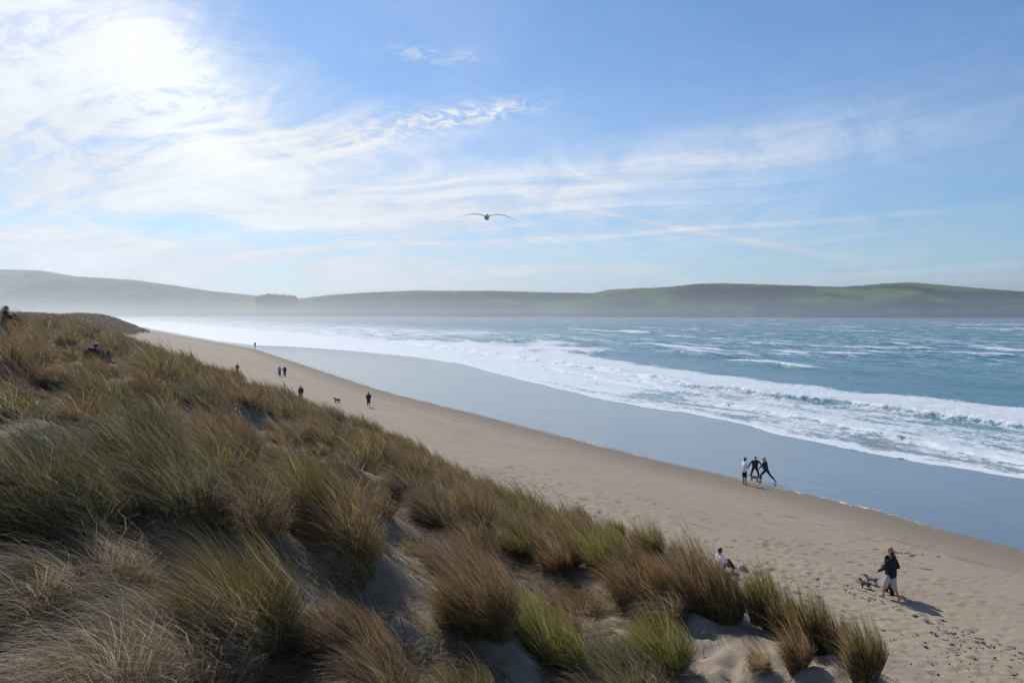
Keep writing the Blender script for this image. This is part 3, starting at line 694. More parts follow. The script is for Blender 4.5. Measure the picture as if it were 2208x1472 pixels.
def dog(loc, face, label, cols, size=1.0, pose='stand', coat=None, ears='up', tail='up', group=None):
    root = bpy.data.objects.new('dog', None); COL.objects.link(root); root.location = loc; root.rotation_euler = (0, 0, math.atan2(-face[0], face[1])); root.scale = (size*1.08, size, size*.9)
    tag(root, label, 'dog', group)
    st = .055; B = [('c', (0,.10,.235), .072, (0,-.02,.235), .070), ('c', (0,-.02,.235), .066, (0,-.15,.245), .058), ('c', (0,.12,.25), .058, (0,.19,.33), .042),
         ('e', (0,.215,.36), (.046,.052,.046)), ('c', (0,.235,.352), .032, (0,.295,.338), .019), ('e', (0,.312,.342), (.012,.010,.010))]
    for s in (-1, 1):
        B += [('c', (s*.04,.12,.20), .036, (s*.045,.11,.12), .020), ('c', (s*.045,.11,.12), .018, (s*.045,.12+.02*s,.02), .014), ('c', (s*.045,.12+.02*s,.014), .014, (s*.045,.15+.02*s,.012), .013)]
        B += [('c', (s*.04,-.15,.22), .044, (s*.048,-.11,.14), .026), ('c', (s*.048,-.11,.14), .020, (s*.048,-.19-.02*s,.095), .014), ('c', (s*.048,-.19-.02*s,.095), .013, (s*.048,-.175-.02*s,.02), .013), ('c', (s*.048,-.175-.02*s,.014), .014, (s*.048,-.14-.02*s,.012), .013)]
    if tail == 'up': B += [('c', (0,-.20,.265), .016, (0,-.26,.33), .012), ('c', (0,-.26,.33), .012, (0,-.24,.38), .007)]
    else: B += [('c', (0,-.20,.25), .016, (0,-.29,.20), .011), ('c', (0,-.29,.20), .011, (0,-.33,.22), .007)]
    B = [((p[0], p[1], p[2]*1.22, p[3], p[4]*1.22) if p[0] == 'c' else p) for p in B]
    m, t, b = new_mat('dog_fur'); tc = t.n.new('ShaderNodeTexCoord'); f = t.noise(tc.outputs['Object'], 9.0, 3.0); f2 = t.noise(tc.outputs['Object'], 70.0, 3.0)
    t.l.new(t.mix(t.ss(.44, .56, f), t.mix(f2, tuple(c*.7 for c in cols[0]), cols[0]), cols[1]), b.inputs['Base Color']); b.inputs['Roughness'].default_value = .8
    t.l.new(bump(t, f2, .5, .01), b.inputs['Normal'])
    solid('body', B, .008, m, root, 1)
    for s in (-1, 1):
        e = [('c', (s*.030,.205,.395), .016, (s*.040,.20,.425), .007)] if ears == 'up' else [('c', (s*.042,.205,.385), .016, (s*.056,.21,.335), .012)]
        solid('ear', e, .006, m, root, 1)
    if coat: solid('dog_coat', [('c', (0,.09,.240), .098, (0,-.02,.242), .095), ('c', (0,-.02,.242), .092, (0,-.12,.25), .080)], .009, cloth(coat), root)
    return root
d1 = dog(at_ground(1866,1268,1.8), (-.62,.78), 'small dark dog in a coat, nearer and left of the two on leads', ((.035,.028,.024),(.10,.08,.065)), .98, coat=(.10,.11,.11))
d2 = dog(at_ground(1879,1259,1.8), (-.80,.60), 'small black and pale dog with pricked ears, farther of the two on leads', ((.03,.022,.02),(.34,.28,.24)), 1.0, coat=(.30,.24,.24))
def leash(p, q, label):
    cu = []; n = 14
    for i in range(n+1):
        f = i/n; a = Vector(p).lerp(Vector(q), f); a.z -= .10*4*f*(1-f)*.5; cu.append(a)
    solid('dog_lead', [('c', cu[i], .006, cu[i+1], .006) for i in range(n)], .006, cloth((.25,.23,.20)), None, 0).name = 'dog_lead'
    o = bpy.data.objects['dog_lead'] if 'dog_lead' in bpy.data.objects else None
    o = COL.objects[-1]; tag(o, label, 'dog lead')
bpy.context.view_layer.update()
hand = man.matrix_world @ V3(-.335,.32,.975)
leash(hand, d1.matrix_world @ V3(0,.13,.31), 'pale lead running from the man to the nearer dog')
leash(hand+V3(0,0,.01), d2.matrix_world @ V3(0,.13,.31), 'pale lead running from the man to the farther dog')

# three people around a dog at the edge of the wet sand
person(at_ground(1605,1044,1.0), (.93,.37), dict(lel=(-.22,.10,1.17), lha=(-.06,.24,1.10), rel=(.22,.08,1.16), rha=(.05,.25,1.08), head=(0,.05,1.62), look=(0,1,-.2), lkn=(-.09,.0,.5), rkn=(.09,.03,.5)),
    'man in a white T-shirt and black shorts standing barefoot, watching two women', (.80,.80,.82), (.015,.015,.017), 'short', (.05,.02,.02), sleeves='short', cut='shorts', voxel=.011, size=1.0)
person(at_ground(1628,1034,.9), (-.15,-.99), dict(hip=(0,-.10,.86), chest=(.02,.06,1.16), neck=(.02,.16,1.36), head=(.02,.22,1.51), lsh=(-.16,.12,1.32), rsh=(.20,.12,1.30), lel=(-.34,.10,1.12), lha=(-.42,.20,.96), rel=(.36,.12,1.10), rha=(.47,.2,.88),
    lkn=(-.20,.12,.46), lan=(-.27,-.05,.09), rkn=(.24,.10,.50), ran=(.30,.20,.09), look=(.1,1,-.8)),
    'woman in a brown top and black leggings, arms out, legs apart above the dog', (.075,.05,.04), (.010,.010,.013), 'tail', (.05,.035,.03), cut='tight', voxel=.011, size=.98)
person(at_ground(1651,1040,.9), (-.75,.66), dict(hip=(0,-.02,.84), chest=(-.02,.05,1.15), neck=(-.02,.10,1.36), head=(-.03,.13,1.52), lsh=(-.19,.06,1.31), rsh=(.16,.05,1.31), lel=(-.26,.18,1.08), lha=(-.20,.34,.92), rel=(.24,.02,1.06), rha=(.20,.2,.92),
    lkn=(-.14,.25,.50), lan=(-.10,.30,.09), rkn=(.20,-.22,.46), ran=(.26,-.55,.14), rtoe=(.28,-.43,.02), look=(-.3,1,-.35)),
    'blonde woman in a navy checked shirt and black leggings lunging beside the dog', (.022,.04,.10), (.010,.010,.013), 'long', (.55,.40,.20), cut='tight', voxel=.011, size=1.02)
dog(at_ground(1626,1036,.9), (-.9,.3), 'tan and black dog crouching on the wet sand between the three people', ((.03,.025,.02),(.42,.33,.22)), 1.15, ears='down', tail='low')

# walkers along the beach, toward the far end
def walker(u, v, z, face, label, top, legs, cutk='long', hair='short', hc=(.03,.022,.018), size=1.0, ph=1, **kw):
    s = .20*ph
    P = dict(lkn=(-.10,.08+s*.4,.50), lan=(-.10,s,.10), rkn=(.10,.05-s*.2,.49), ran=(.10,-s,.11), lel=(-.25,-.05-s*.3,1.14), lha=(-.26,-.02-s*.8,.90), rel=(.25,-.02+s*.3,1.14), rha=(.26,.06+s*.8,.90))
    P.update(kw.pop('P', {})); return person(at_ground(u, v, z), face, P, label, top, legs, hair, hc, cut=cutk, size=size, voxel=.018, **kw)
GW = 'walkers strung out along the beach'
walker(795,878,1.5, (-.35,.94), 'walker in a dark jacket and knee length shorts, right of the loose dog', (.035,.033,.045), (.03,.03,.035), 'shorts', size=1.0, group=GW, fit=.012, coat=True, ph=.5, P=dict(lel=(-.26,.0,1.15), lha=(-.20,.16,1.02), rel=(.26,.0,1.15), rha=(.20,.16,1.02)))
walker(649,863,1.7, (-.35,.94), 'tall walker in an olive grey jacket and dark shorts, half behind the dune grass', (.055,.06,.055), (.03,.03,.03), 'shorts', size=1.03, group=GW, fit=.012, coat=True, ph=.35)
walker(603,811,1.6, (.30,-.95), 'walker in a pale lilac top and dark trousers, left one of a pair', (.36,.36,.50), (.04,.035,.05), size=.99, group=GW, hair='long', ph=.8, fit=.015)
walker(614,811,1.6, (.30,-.95), 'walker in a dark brown jacket, right one of a pair', (.05,.045,.04), (.04,.035,.035), size=1.0, group=GW, ph=-.7, fit=.012)
walker(512,806,1.9, (.2,-.98), 'lone walker in a dusty blue top above the dune line', (.10,.13,.20), (.06,.07,.09), size=1.02, group=GW, ph=.5, fit=.01)
walker(550,749,.9, (-.3,.95), 'dark slim figure standing far off at the water line', (.04,.03,.04), (.025,.025,.035), size=1.05, group=GW, ph=.3)
dog(at_ground(727,868,1.6), (-.95,.3), 'shaggy dark dog off the lead on the open sand', ((.04,.035,.03),(.13,.11,.09)), 1.75, ears='down', tail='low')

# sitters
sitP = dict(hip=(0,0,.13), chest=(0,.03,.43), neck=(0,.06,.66), head=(0,.10,.83), lsh=(-.185,.05,.60), rsh=(.185,.05,.60), lel=(-.24,.16,.38), rel=(.24,.16,.38), lha=(-.14,.38,.40), rha=(.14,.38,.40),
            lkn=(-.13,.42,.40), rkn=(.13,.42,.40), lan=(-.12,.72,.085), ran=(.12,.72,.085), look=(0,1,-.15))
person(at_ground(1549,1232,1.9), (.70,.45), sitP, 'dark haired man in a white T-shirt sitting at the foot of the dune', (.80,.80,.82), (.03,.035,.045), 'short', (.04,.025,.018), sleeves='short', cut='long', feet=(.3,.2,.15), voxel=.010)
def on_dune(u, v, up, **k):
    x, y, z = hit(u, v); return (x, y, z+up)
x, y, z = hit(187, 786, 26)
print('HUNCH', x, y, z)
person((x, y, z+.02), (.95,.2), dict(sitP, chest=(0,.10,.40), neck=(0,.24,.56), head=(0,.34,.62), lsh=(-.185,.18,.52), rsh=(.185,.18,.52), lel=(-.22,.30,.32), rel=(.22,.30,.32), look=(0,1,-.5)),
    'person in a black jacket hunched over in the dune grass', (.012,.014,.020), (.03,.03,.04), 'short', (.03,.02,.018), hood=False, cut='long', feet=(.05,.04,.04), voxel=.012, size=1.0, fit=.02)
x, y = (10-PU)/FPX*42, 42.0; z = float(Zt(x, y))
person((x, y, z+.05), (.9,.4), sitP, 'person in a dark jacket and pale cap sitting at the left edge of the dune', (.025,.025,.035), (.03,.03,.04), 'short', (.04,.03,.02), cap=(.42,.32,.28), voxel=.012, size=1.0, fit=.02)

def gull(loc, face, span, label, mats, group=None, rise=(0,0)):
    root = bpy.data.objects.new('gull', None); COL.objects.link(root); root.location = loc; root.rotation_euler = (-.08, 0, math.atan2(-face[0], face[1])); s = span/1.28; root.scale = (s,)*3
    tag(root, label, 'gull', group); white, grey, dark, yellow = mats
    solid('body', [('e', (0,0,0), (.062,.17,.064)), ('c', (0,.10,.01), .050, (0,.20,.03), .036), ('e', (0,.215,.034), (.036,.042,.035)), ('c', (0,-.10,0), .045, (0,-.20,.005), .018)], .007, white, root, 2)
    solid('beak', [('c', (0,.245,.030), .012, (0,.295,.022), .005)], .004, yellow, root, 0)
    solid('tail', [('e', (0,-.235,.008), (.055,.075,.008))], .006, white, root, 1)
    for side in (-1, 1):
        st = [(.02,.030,.20,.02),(.10,.040,.20,.03),(.20,.062,.19,.07),(.30,.066,.165,.075),(.40,.050,.13,.04),(.50,.022,.095,.0),(.58,-.004,.06,-.04),(.64,-.022+rise[0 if side < 0 else 1],.015,-.09)]
        co = []; K = 10
        for (x, z, ch, y) in st:
            zz = z+(rise[0 if side < 0 else 1])*(x/.64)**2
            for k in range(K):
                a = 2*math.pi*k/K; cy = math.cos(a); th = .010*(1-.7*x/.64)
                co.append((side*x, y+ch/2*cy-ch*.25, zz+th*math.sin(a)*(.6+.4*cy)+.02*(1-cy*cy)*ch*3))
        fa = []
        for i in range(len(st)-1):
            for k in range(K): fa.append((i*K+k, i*K+(k+1) % K, (i+1)*K+(k+1) % K, (i+1)*K+k))
        link_mesh('wing', np_mesh('wing', np.array(co), np.array(fa)), grey, root)
    return root
GM = (flat_mat('white_feather', (.75,.75,.75), .7, .05), flat_mat('grey_feather', (.55,.56,.58), .7, .1), flat_mat('dark_feather', (.05,.05,.05), .7), flat_mat('beak', (.6,.4,.08), .5))
y = 17.0; gull(((1050-1104)/FPX*y, y, CZ+(674-470)/FPX*y), (.05,-1), 1.26, 'gull gliding towards the beach with wings spread, high over the surf', GM, rise=(-.03,.015))
y = 90.0; gull(((175-1104)/FPX*y, y, CZ+(674-646)/FPX*y), (.9,-.3), 0.5, 'tiny distant bird low in front of the hazy hill', (GM[2], GM[2], GM[2], GM[3]), rise=(.1,.1))

# ---------------------------------------------------------------- marram grass
def grass_material():
    m, t, b = new_mat('marram')
    col = t.n.new('ShaderNodeAttribute'); col.attribute_name = 'tone'
    t.l.new(col.outputs[0], b.inputs['Base Color']); b.inputs['Roughness'].default_value = 0.55; b.inputs['Specular IOR Level'].default_value = 0.35
    tr = t.n.new('ShaderNodeBsdfTranslucent'); t.l.new(col.outputs[0], tr.inputs['Color'])
    mx = t.n.new('ShaderNodeMixShader'); mx.inputs[0].default_value = 0.50
    t.l.new(b.outputs[0], mx.inputs[1]); t.l.new(tr.outputs[0], mx.inputs[2])
    t.l.new(mx.outputs[0], t.n['Material Output'].inputs['Surface'])
    return m
GRASS = grass_material()
PAL = {   # root, middle, tip ranges
    'green':  [((.22,.19,.12),(.085,.105,.030),(.15,.13,.045)), ((.20,.17,.10),(.110,.125,.030),(.20,.15,.06)), ((.25,.2,.13),(.14,.11,.045),(.24,.15,.07)), ((.3,.26,.2),(.28,.23,.15),(.30,.24,.17))],
    'lime':   [((.22,.19,.12),(.130,.165,.030),(.19,.19,.05)), ((.2,.18,.1),(.10,.14,.028),(.17,.17,.05)), ((.3,.26,.18),(.26,.22,.11),(.3,.24,.13))],
    'rust':   [((.20,.15,.10),(.150,.100,.050),(.24,.145,.08)), ((.20,.16,.1),(.115,.105,.035),(.21,.135,.06)), ((.22,.16,.11),(.19,.12,.065),(.28,.18,.11)), ((.28,.24,.18),(.24,.19,.13),(.3,.24,.18))],
    'mauve':  [((.18,.14,.11),(.160,.115,.080),(.24,.17,.13)), ((.18,.14,.10),(.115,.095,.050),(.20,.14,.10)), ((.2,.16,.12),(.19,.14,.10),(.28,.21,.17))],
    'blue':   [((.2,.17,.12),(.075,.095,.050),(.15,.15,.09)), ((.2,.17,.12),(.10,.115,.055),(.20,.17,.10)), ((.25,.2,.15),(.20,.16,.10),(.26,.2,.14))],
    'dead':   [((.26,.215,.17),(.32,.27,.22),(.38,.33,.27)), ((.20,.16,.13),(.25,.205,.165),(.32,.27,.22)), ((.32,.27,.21),(.44,.38,.30),(.50,.44,.36)), ((.13,.10,.085),(.15,.12,.10),(.20,.165,.14)), ((.16,.13,.08),(.15,.13,.07),(.22,.17,.11))],
    'straw':  [((.30,.25,.18),(.36,.30,.21),(.42,.35,.25)), ((.25,.2,.14),(.30,.23,.15),(.36,.29,.2)), ((.2,.16,.12),(.26,.19,.14),(.33,.26,.2))],
}
WIND = np.array([-0.93, -0.12])             # off the sea, bending the blades inland

class Blades:
    """collects ribbons as (count, k+1, 3) spines"""
    def __init__(s): s.co = []; s.col = []; s.k = None
    def add(s, root, L, phi0, phi1, az0, az1, width, pal, rng, k=5, sink=0.03, drape=True):
        B = len(L)
        t = np.linspace(0, 1, k+1)[None, :]
        tm = (t[:, 1:]+t[:, :-1])/2
        w = tm**1.25
        phi = phi0[:, None]+(phi1-phi0)[:, None]*w
        d0 = np.stack([np.cos(az0), np.sin(az0)], -1); d1 = np.stack([np.cos(az1), np.sin(az1)], -1)
        dd = d0[:, None, :]*(1-w[..., None])+d1[:, None, :]*w[..., None]
        dd /= np.linalg.norm(dd, axis=-1, keepdims=True)+1e-6
        seg = np.concatenate([dd*np.sin(phi)[..., None], np.cos(phi)[..., None]], -1)*(L/k)[:, None, None]
        sp = np.concatenate([np.zeros((B, 1, 3)), np.cumsum(seg, 1)], 1)+root[:, None, :]
        sp[:, :, 2] -= sink
        # keep drooping blades on top of the sand
        if drape:
            g = Zt(sp[:, 2:, 0], sp[:, 2:, 1])+0.015
            low = sp[:, 2:, 2] < g
            sp[:, 2:, 2] = np.where(low, g+0.012*rng.random(g.shape), sp[:, 2:, 2])
        tw = rng.uniform(0, math.pi, B)
        sid = np.stack([np.cos(tw), np.sin(tw), 0*tw], -1)[:, None, :]
        ww = (width[:, None]*(1-0.85*t**2)/2)[..., None]
        co = np.stack([sp-sid*ww, sp+sid*ww], 2)              # B, k+1, 2, 3
        P = np.array(PAL[pal]); pick = rng.integers(0, len(P), B); c = P[pick]      # B,3,3
        c = c*rng.uniform(0.75, 1.6, (B, 1, 1))*np.array([1.08, 1.02, 0.86])
        tt = t[..., None]
        cc = np.where(tt < 0.35, c[:, None, 0]*(1-tt/0.35)+c[:, None, 1]*(tt/0.35), c[:, None, 1]*(1-(tt-.35)/.65)+c[:, None, 2]*((tt-.35)/.65))
        cc = np.repeat(cc[:, :, None, :], 2, 2)
        s.co.append(co.reshape(B, -1, 3).astype(np.float32)); s.col.append(cc.reshape(B, -1, 3).astype(np.float32)); s.k = k
    def count(s): return sum(len(c) for c in s.co)
    def build(s, name):
        co = np.concatenate(s.co); col = np.concatenate(s.col); B = len(co); k = s.k; nv = 2*(k+1)
        base = np.array([[2*j, 2*j+1, 2*j+3, 2*j+2] for j in range(k)])
        f = (np.arange(B)[:, None, None]*nv+base[None]).reshape(-1, 4)
        me = np_mesh(name, co.reshape(-1, 3), f, smooth=True)
        a = me.attributes.new('tone', 'FLOAT_COLOR', 'POINT'); c4 = np.ones((B*nv, 4), np.float32); c4[:, :3] = col.reshape(-1, 3); a.data.foreach_set('color', c4.ravel())
        return link_mesh(name, me, GRASS)

def tuft(bl, x, y, R, H, pal, rng, count, lean=1.0, droop=0.0, dist=None, mix=None, wind=None, jit=0.28, spread=0.5):
    """one clump: crowded roots, blades fanning out then combed over by the wind"""
    dist = dist if dist is not None else math.hypot(x, y)
    r = R*np.sqrt(rng.random(count)); th = rng.uniform(0, 2*math.pi, count)
    px = x+r*np.cos(th); py = y+r*np.sin(th)
    root = np.stack([px, py, Zt(px, py)], -1)
    L = H*(0.45+0.8*rng.random(count)**0.8)*(1.08-0.40*(r/R))*(1+0.15*np.sin(3*th+x*7))
    w = WIND if wind is None else np.array(wind)
    waz = math.atan2(w[1], w[0])+rng.normal(0, jit, count)
    phi0 = 0.04+spread*(r/R)*rng.uniform(0.6, 1.2, count)
    side = np.cos(th-math.atan2(w[1], w[0]))
    phi1 = phi0+lean*(0.85+0.25*side)*rng.uniform(0.7, 1.25, count)+droop
    az0 = th+rng.normal(0, 0.3, count)
    wd = np.full(count, 0.0034+0.00058*dist)*rng.uniform(0.7, 1.3, count)*(0.7 if pal == 'dead' else 1)
    if mix:
        k = int(count*mix[1]); bl.add(root[:k], L[:k]*0.9, phi0[:k]+0.25, phi1[:k]+0.8, az0[:k], waz[:k], wd[:k], mix[0], rng, drape=dist < 16)
        root, L, phi0, phi1, az0, waz, wd = (q[k:] for q in (root, L, phi0, phi1, az0, waz, wd))
    bl.add(root, L, phi0, phi1, az0, waz, wd, pal, rng, drape=dist < 16)

def cell_tone(x, y):                         # broad drifts of colour through the dune
    a = float(fbm(x/6.0, y/6.0, 301, 3)); b = float(pnoise(x/2.6, y/2.6, 305))
    v = a*1.4+b*0.6
    return 'green' if v < -0.42 else 'mauve' if v < -0.05 else 'rust' if v < 0.30 else 'green' if v < 0.55 else 'blue'

# the tussocks the photograph singles out: base in the picture, radius, blade length, tone, lean, label
T_ = [
 (520,1385,.34,1.15,'green',1.0,'big green and rust tussock combed over to the left, tallest in the lower left'),
 (800,1440,.24,.62,'rust',.7,'small rust and lime tussock at the bottom edge beside bare shaded sand'),
 (700,1400,.16,.60,'mauve',1.3,'thin mauve tuft blown flat between the tall combed tussock and the small rust one'),
 (1180,1420,.36,.80,'lime',.45,'bright lime tussock fanning upright at the bottom of the dune'),
 (1030,1340,.30,1.05,'rust',.8,'rust topped tussock with yellow green blades left of the bright lime one'),
 (1430,1440,.30,.95,'lime',.6,'dark based lime tussock at the left rim of the bare sand slope'),
 (1380,1290,.42,1.05,'rust',.75,'wide rust and olive tussock above the sprawling straw'),
 (1500,1290,.40,1.10,'rust',.5,'tall rust tussock standing between the wide olive one and the sitting man'),
 (1560,1325,.30,.80,'green',.35,'tall upright green tussock on the outer rim just below the sitting man'),
 (1650,1342,.26,.95,'green',.35,'slim green tussock alone on the sandy rim right of the sitting man'),
 (1692,1366,.18,.75,'green',.35,'short green tuft growing against the slim tussock on the sandy rim'),
 (1748,1395,.26,.95,'green',.35,'olive tussock with dry tips near the lower end of the sandy rim'),
 (1805,1420,.17,.75,'rust',.3,'narrow rust tuft next to last on the sandy rim'),
 (1720,1440,.18,.70,'rust',.9,'small rust tuft with a skirt of hanging straw on the bare slope'),
 (1865,1455,.26,.85,'green',.5,'dark green tussock at the lower right end of the dune'),
 (1125,1195,.30,.85,'green',.8,'round dark tussock beside a small bank of pale sand'),
 (1205,1225,.28,.80,'rust',.7,'dark based rust tussock right of the round dark one'),
 (1300,1215,.32,.80,'lime',.55,'yellow green tussock behind the rust ones near the dune edge'),
 (1250,1130,.34,1.05,'green',.8,'dense dark green tussock on the dune edge against the sand'),
 (1330,1155,.24,.85,'green',.6,'grey green tussock on the dune edge below the dense dark one'),
 (1395,1195,.20,.75,'green',.6,'small grey green tussock leaning on the dune edge'),
 (1460,1205,.22,.85,'green',.5,'crisp green tussock standing out against the beach left of the sitting man'),
 (850,1000,.34,.95,'rust',.8,'spiky rust tussock on the crest above the pale flattened grass'),
 (980,1040,.36,.95,'rust',.9,'broad rust tussock on the crest right of the spiky one'),
 (940,1130,.36,.95,'mauve',1.1,'dark hollowed tussock just below the broad rust crest tussock'),
 (1070,1075,.22,.95,'rust',.7,'pair of rust spikes forming one tussock on the crest in mid picture'),
 (230,900,.40,.95,'green',.8,'round dark green tussock beside the trampled straw path'),
 (290,1010,.50,1.0,'blue',1.3,'wide overhanging tussock with a dark hollow beneath it'),
 (90,1090,.60,1.20,'blue',1.3,'huge grey green tussock sweeping in from the left edge'),
 (60,830,.36,.75,'mauve',1.2,'low mauve tussock left of the heap of dry stalks'),
 (480,1010,.40,1.0,'rust',1.0,'rust tussock leaning over the wide hollowed one'),
 (640,1120,.42,1.15,'green',1.0,'long bladed dark green tussock in the middle of the slope'),
 (30,770,.34,.75,'rust',.8,'rust tussock at the left edge in front of the capped sitter'),
 (360,800,.34,.85,'green',1.0,'dark green tussock behind the grey green slope, half way to the beach walkers'),
 (190,1290,.40,.95,'dead',1.8,'pale dead tussock hanging down the slope like hair in the lower left'),
 (400,1465,.45,1.0,'dead',1.8,'grey dead tussock spilling over at the very bottom left'),
 (850,1060,.18,.60,'dead',2.0,'small heap of bleached grass on pale sand below the crest'),
 (130,830,.15,.55,'straw',2.0,'heap of dry broken stalks on the path'),
 (980,1250,.26,.80,'mauve',1.0,'dull mauve tussock at the head of the shaded sand hollow'),
 (1130,1330,.22,.70,'straw',1.4,'ragged straw clump between the rust topped and the wide rust tussocks'),
 (1440,1330,.22,.75,'straw',1.5,'spray of straw fanning out under the wide rust and olive tussock'),
 (1640,1450,.12,.5,'straw',1.2,'wisp of straw low on the bare slope'),
]
SPOTS = []
def build_tussocks():
    for i, (u, v, R, H, pal, lean, label) in enumerate(T_):
        x, y, z = hit(u, v); d = math.hypot(x, y); rng = np.random.default_rng(500+i)
        bl = Blades(); n = int(np.clip(17000/d*(R/0.3), 260, 3600))
        wind = (-0.75, -0.65) if pal == 'dead' and v > 1200 else None
        mx = {'dead': None, 'straw': ('dead', .3), 'lime': ('straw', .16), 'green': ('straw', .07), 'rust': ('dead', .08)}.get(pal, ('dead', .12))
        sp = .22 if u > 1540 else .45
        if u > 1600: R *= .66; n = int(n*.8)
        tuft(bl, x, y, R, H, pal, rng, n, lean, 0.0, d, mx, wind, spread=sp)
        # a second heart beside the first keeps the outline uneven
        a = rng.uniform(0, 6.28); tuft(bl, x+R*.8*math.cos(a), y+R*.8*math.sin(a), R*.6, H*.85, pal, rng, n//3, lean, 0.0, d, mx, wind, spread=sp)
        a = rng.uniform(0, 6.28); tuft(bl, x+R*1.0*math.cos(a), y+R*1.0*math.sin(a), R*.5, H*.65, pal, rng, n//4, lean, 0.0, d, mx, wind, spread=sp)
        SPOTS.append((x, y, R))
        o = bl.build('grass_tussock'); tag(o, label, 'grass tussock', 'marram tussocks standing out on the dune')
build_tussocks()

BARE = []
for u, v, r in [(880,1290,.45),(930,1330,.45),(860,1400,.4),(900,1450,.4),(1560,1400,1.3),(1640,1420,1.3),(1560,1450,1.1),(1640,1370,1.2),(1500,1420,.8),(1700,1380,1.0),
                (1780,1440,1.0),(1620,1340,.9),(1720,1450,.9),(1250,1330,.35),(1230,1400,.3),(1120,1190,.3),(1290,1390,.3),(1320,1440,.3),(850,1030,.4),(100,860,.5),(90,800,.5),
                (150,950,.4),(700,1380,.35),(620,1420,.35),(60,700,1.0),(1080,1100,.4),(1560,1230,1.6),(1600,1260,1.5)]:
    x, y, z = hit(u, v); BARE.append((x, y, r))
for u, d, r in ((187,26,1.0),(187,24,1.1),(187,21.5,1.0),(187,18.5,1.0),(187,16,.7),(187,14,.5),(12,39,1.4),(12,35.5,1.3),(12,32,1.0)): BARE.append(((u-PU)/FPX*d, d, r))
BARE = np.array(BARE)
def bare(x, y):
    d = np.hypot(x-BARE[:, 0], y-BARE[:, 1])/BARE[:, 2]; return d.min()
def in_view(x, y, pad=4.0): return y > 1.2 and abs(x) < 0.66*y+pad
def build_dune_grass():
    rng = np.random.default_rng(77); bl = Blades(); far = Blades(); li = Blades()
    I, J = np.meshgrid(np.arange(-29, 29), np.arange(-10, 306), indexing='ij')
    A = _hash(I, J, 5)/4294967296.0; B = _hash(I, J, 6)/4294967296.0; C = _hash(I, J, 7)/4294967296.0
    Nn = (I+0.15+0.7*A)*CELL; Ss = (J+0.15+0.7*B)*CELL
    for n, s, c in zip(Nn.ravel(), Ss.ravel(), C.ravel()):
        x, y = xy(n, s); d = math.hypot(x, y)
        if d < 2.6 or not in_view(x, y): continue
        w = 1.4*float(pnoise(s/17.0, 3.3, 9))+0.7*float(pnoise(s/6.0, 7.7, 19))+1.0*float(sst(60,140,s))+0.5*float(sst(13,19,s)*sst(36,28,s))+17*float(sst(330,430,s)*sst(560,500,s))
        edge = 18.6+w-(1.8 if s < 17 else 0)
        if n > edge: continue
        low = False
        if bare(x, y) < 1.0:
            if d > 15 and n < 5: low = True
            else: continue
        if d < 25 and min(math.hypot(x-a, y-b)-r for a, b, r in SPOTS) < 0.25: continue
        hole = float(pnoise(x/3.2+40, y/3.2, 311))
        if d < 40 and hole > (0.40 if n > 7 else 0.60) and rng.random() < 0.7: continue
        if s < 12.5 and n > 6.2 and (x > 0.17*y or n > 8.5): continue
        q = rng.random(); pal = cell_tone(x, y) if q < 0.45 else ('green', 'rust', 'mauve', 'blue')[int(rng.integers(0, 4))]
        if n > 10 and pal in ('mauve', 'blue') and rng.random() < 0.6: pal = 'rust' if rng.random() < .5 else 'green'
        x0 = x/max(y, 1)
        if d < 9 and x0 < -0.28 and rng.random() < 0.55: pal = 'dead'
        R = (0.24+0.32*c)*rng.uniform(.85, 1.15); H = (.48+.50*c)*rng.uniform(.8, 1.15)
        if low: H *= 0.35
        cnt = int(np.clip(8600/d, 60, 1250)*(0.6+0.8*c))
        lean = rng.uniform(.75, 1.3)*(1.35 if n < 8 else 0.85)
        wind = None; jit = 0.22
        if pal == 'dead': lean = 1.8; wind = (-0.75, -0.65); H *= 1.2; cnt = int(cnt*2.6); jit = .16
        tuft(bl, x, y, R, H, pal, rng, cnt, lean, 0.0, d, (("straw", .10) if pal != "dead" else None), wind, jit)
        if rng.random() < 0.4:               # smaller neighbour, so clumps run together here and there
            a = rng.uniform(0, 6.28); p2 = pal if rng.random() < .5 else 'green'
            tuft(bl, x+R*1.1*math.cos(a), y+R*1.1*math.sin(a), R*.6, H*.75, p2, rng, max(25, cnt//3), lean, 0.0, d, None, wind, jit)
    o = bl.build('dune_grass'); tag(o, 'windblown rust and green marram grass covering the dune', 'dune grass', kind='stuff')
    # litter: dry blades lying on the sand between the clumps
    xs, ys = [], []
    for lo, hi, cnt in ((2.2, 9, 70000), (9, 20, 90000), (20, 55, 34000)):
        k = 0
        d = np.sqrt(rng.uniform(lo*lo, hi*hi, cnt*2)); a = rng.uniform(-0.72, 0.72, cnt*2)
        x = d*np.sin(a); y = d*np.cos(a); n, s = ns(x, y)
        ok = (n < 17.5+rng.normal(0, .8, len(n))) & ~((s < 12.5) & (n > 6.4) & (x > 0.22*y) & (rng.random(len(n)) < .85))
        ok &= (fbm(x/1.3, y/1.3, 321, 3) > -0.42+0.35*rng.random(len(n)))
        x = x[ok]; y = y[ok]; xs.append(x); ys.append(y)
    x = np.concatenate(xs); y = np.concatenate(ys); c = len(x); d = np.hypot(x, y)
    keep = (np.array([bare(a, b) for a, b in zip(x, y)]) > rng.uniform(.15, .9, c)) | (d > 15)
    hollow = (np.hypot(x-BARE[0, 0], y-BARE[0, 1]) < 1.0)
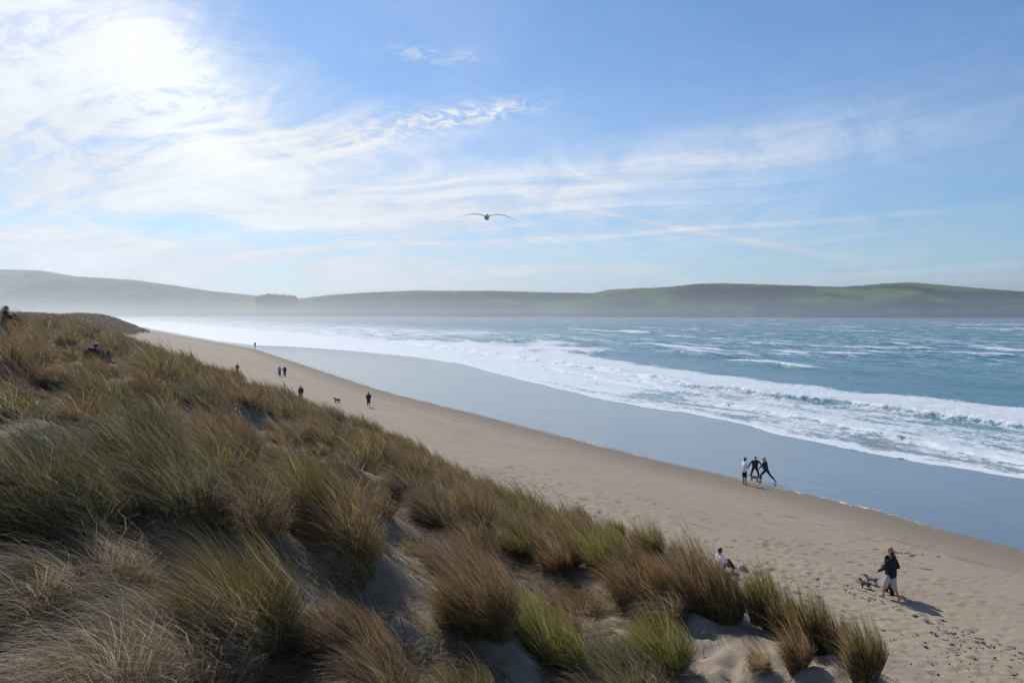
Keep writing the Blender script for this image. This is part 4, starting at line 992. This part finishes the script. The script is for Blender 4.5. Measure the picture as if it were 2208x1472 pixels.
    x, y, d = x[keep], y[keep], d[keep]; c = len(x)
    root = np.stack([x, y, Zt(x, y)+0.02], -1)
    az = math.atan2(-0.35, -0.9)+rng.normal(0, 0.65, c)
    for nm, m0, m1 in (('dead', 0, int(c*.6)), ('straw', int(c*.6), c)):
        q = slice(m0, m1); k = m1-m0
        idx = rng.permutation(c)[q]
        li.add(root[idx], rng.uniform(.15, .5, k), rng.uniform(1.1, 1.5, k), rng.uniform(1.4, 1.9, k), az[idx], az[idx]+rng.normal(0, .3, k), (0.0034+0.0006*d[idx]), nm, rng, sink=0.0)
    o = li.build('grass_litter'); tag(o, 'bleached dry grass blades lying between the clumps', 'grass litter', kind='stuff')
    print('BLADES', bl.count(), li.count())
build_dune_grass()
# ---------------------------------------------------------------- air
def air_box(name, x0, x1, y0, y1, z0, z1, dens, col, aniso, label, cat):
    bm = bmesh.new(); bmesh.ops.create_cube(bm, size=1.0)
    for v in bm.verts: v.co = ((x0+x1)/2+v.co.x*(x1-x0), (y0+y1)/2+v.co.y*(y1-y0), (z0+z1)/2+v.co.z*(z1-z0))
    me = bpy.data.meshes.new(name); bm.to_mesh(me); bm.free()
    m = bpy.data.materials.new(name+'_air'); m.use_nodes = True; t = m.node_tree; t.nodes.clear()
    o = t.nodes.new('ShaderNodeOutputMaterial'); v = t.nodes.new('ShaderNodeVolumePrincipled'); t.links.new(v.outputs[0], o.inputs['Volume'])
    v.inputs['Color'].default_value = (*col, 1); v.inputs['Density'].default_value = dens; v.inputs['Anisotropy'].default_value = aniso
    return tag(link_mesh(name, me, m), label, cat, kind='stuff')
air_box('haze', -6000, 6000, -300, 7000, -12, 235, 0.00014, (0.82, 0.925, 1.0), 0.62, 'thin pale haze in the air over beach and bay', 'haze')
for top, y0, dens, lab in ((42, 520, .00020, 'faint mist rising in front of the far hills'), (20, 240, .00028, 'pale spray drifting low over the surf')):
    air_box('sea_mist', -5000-top, 5000+top, y0, 4600+top, -9-top*.01, top, dens, (0.93, 0.97, 1.0), 0.70, lab, 'mist')
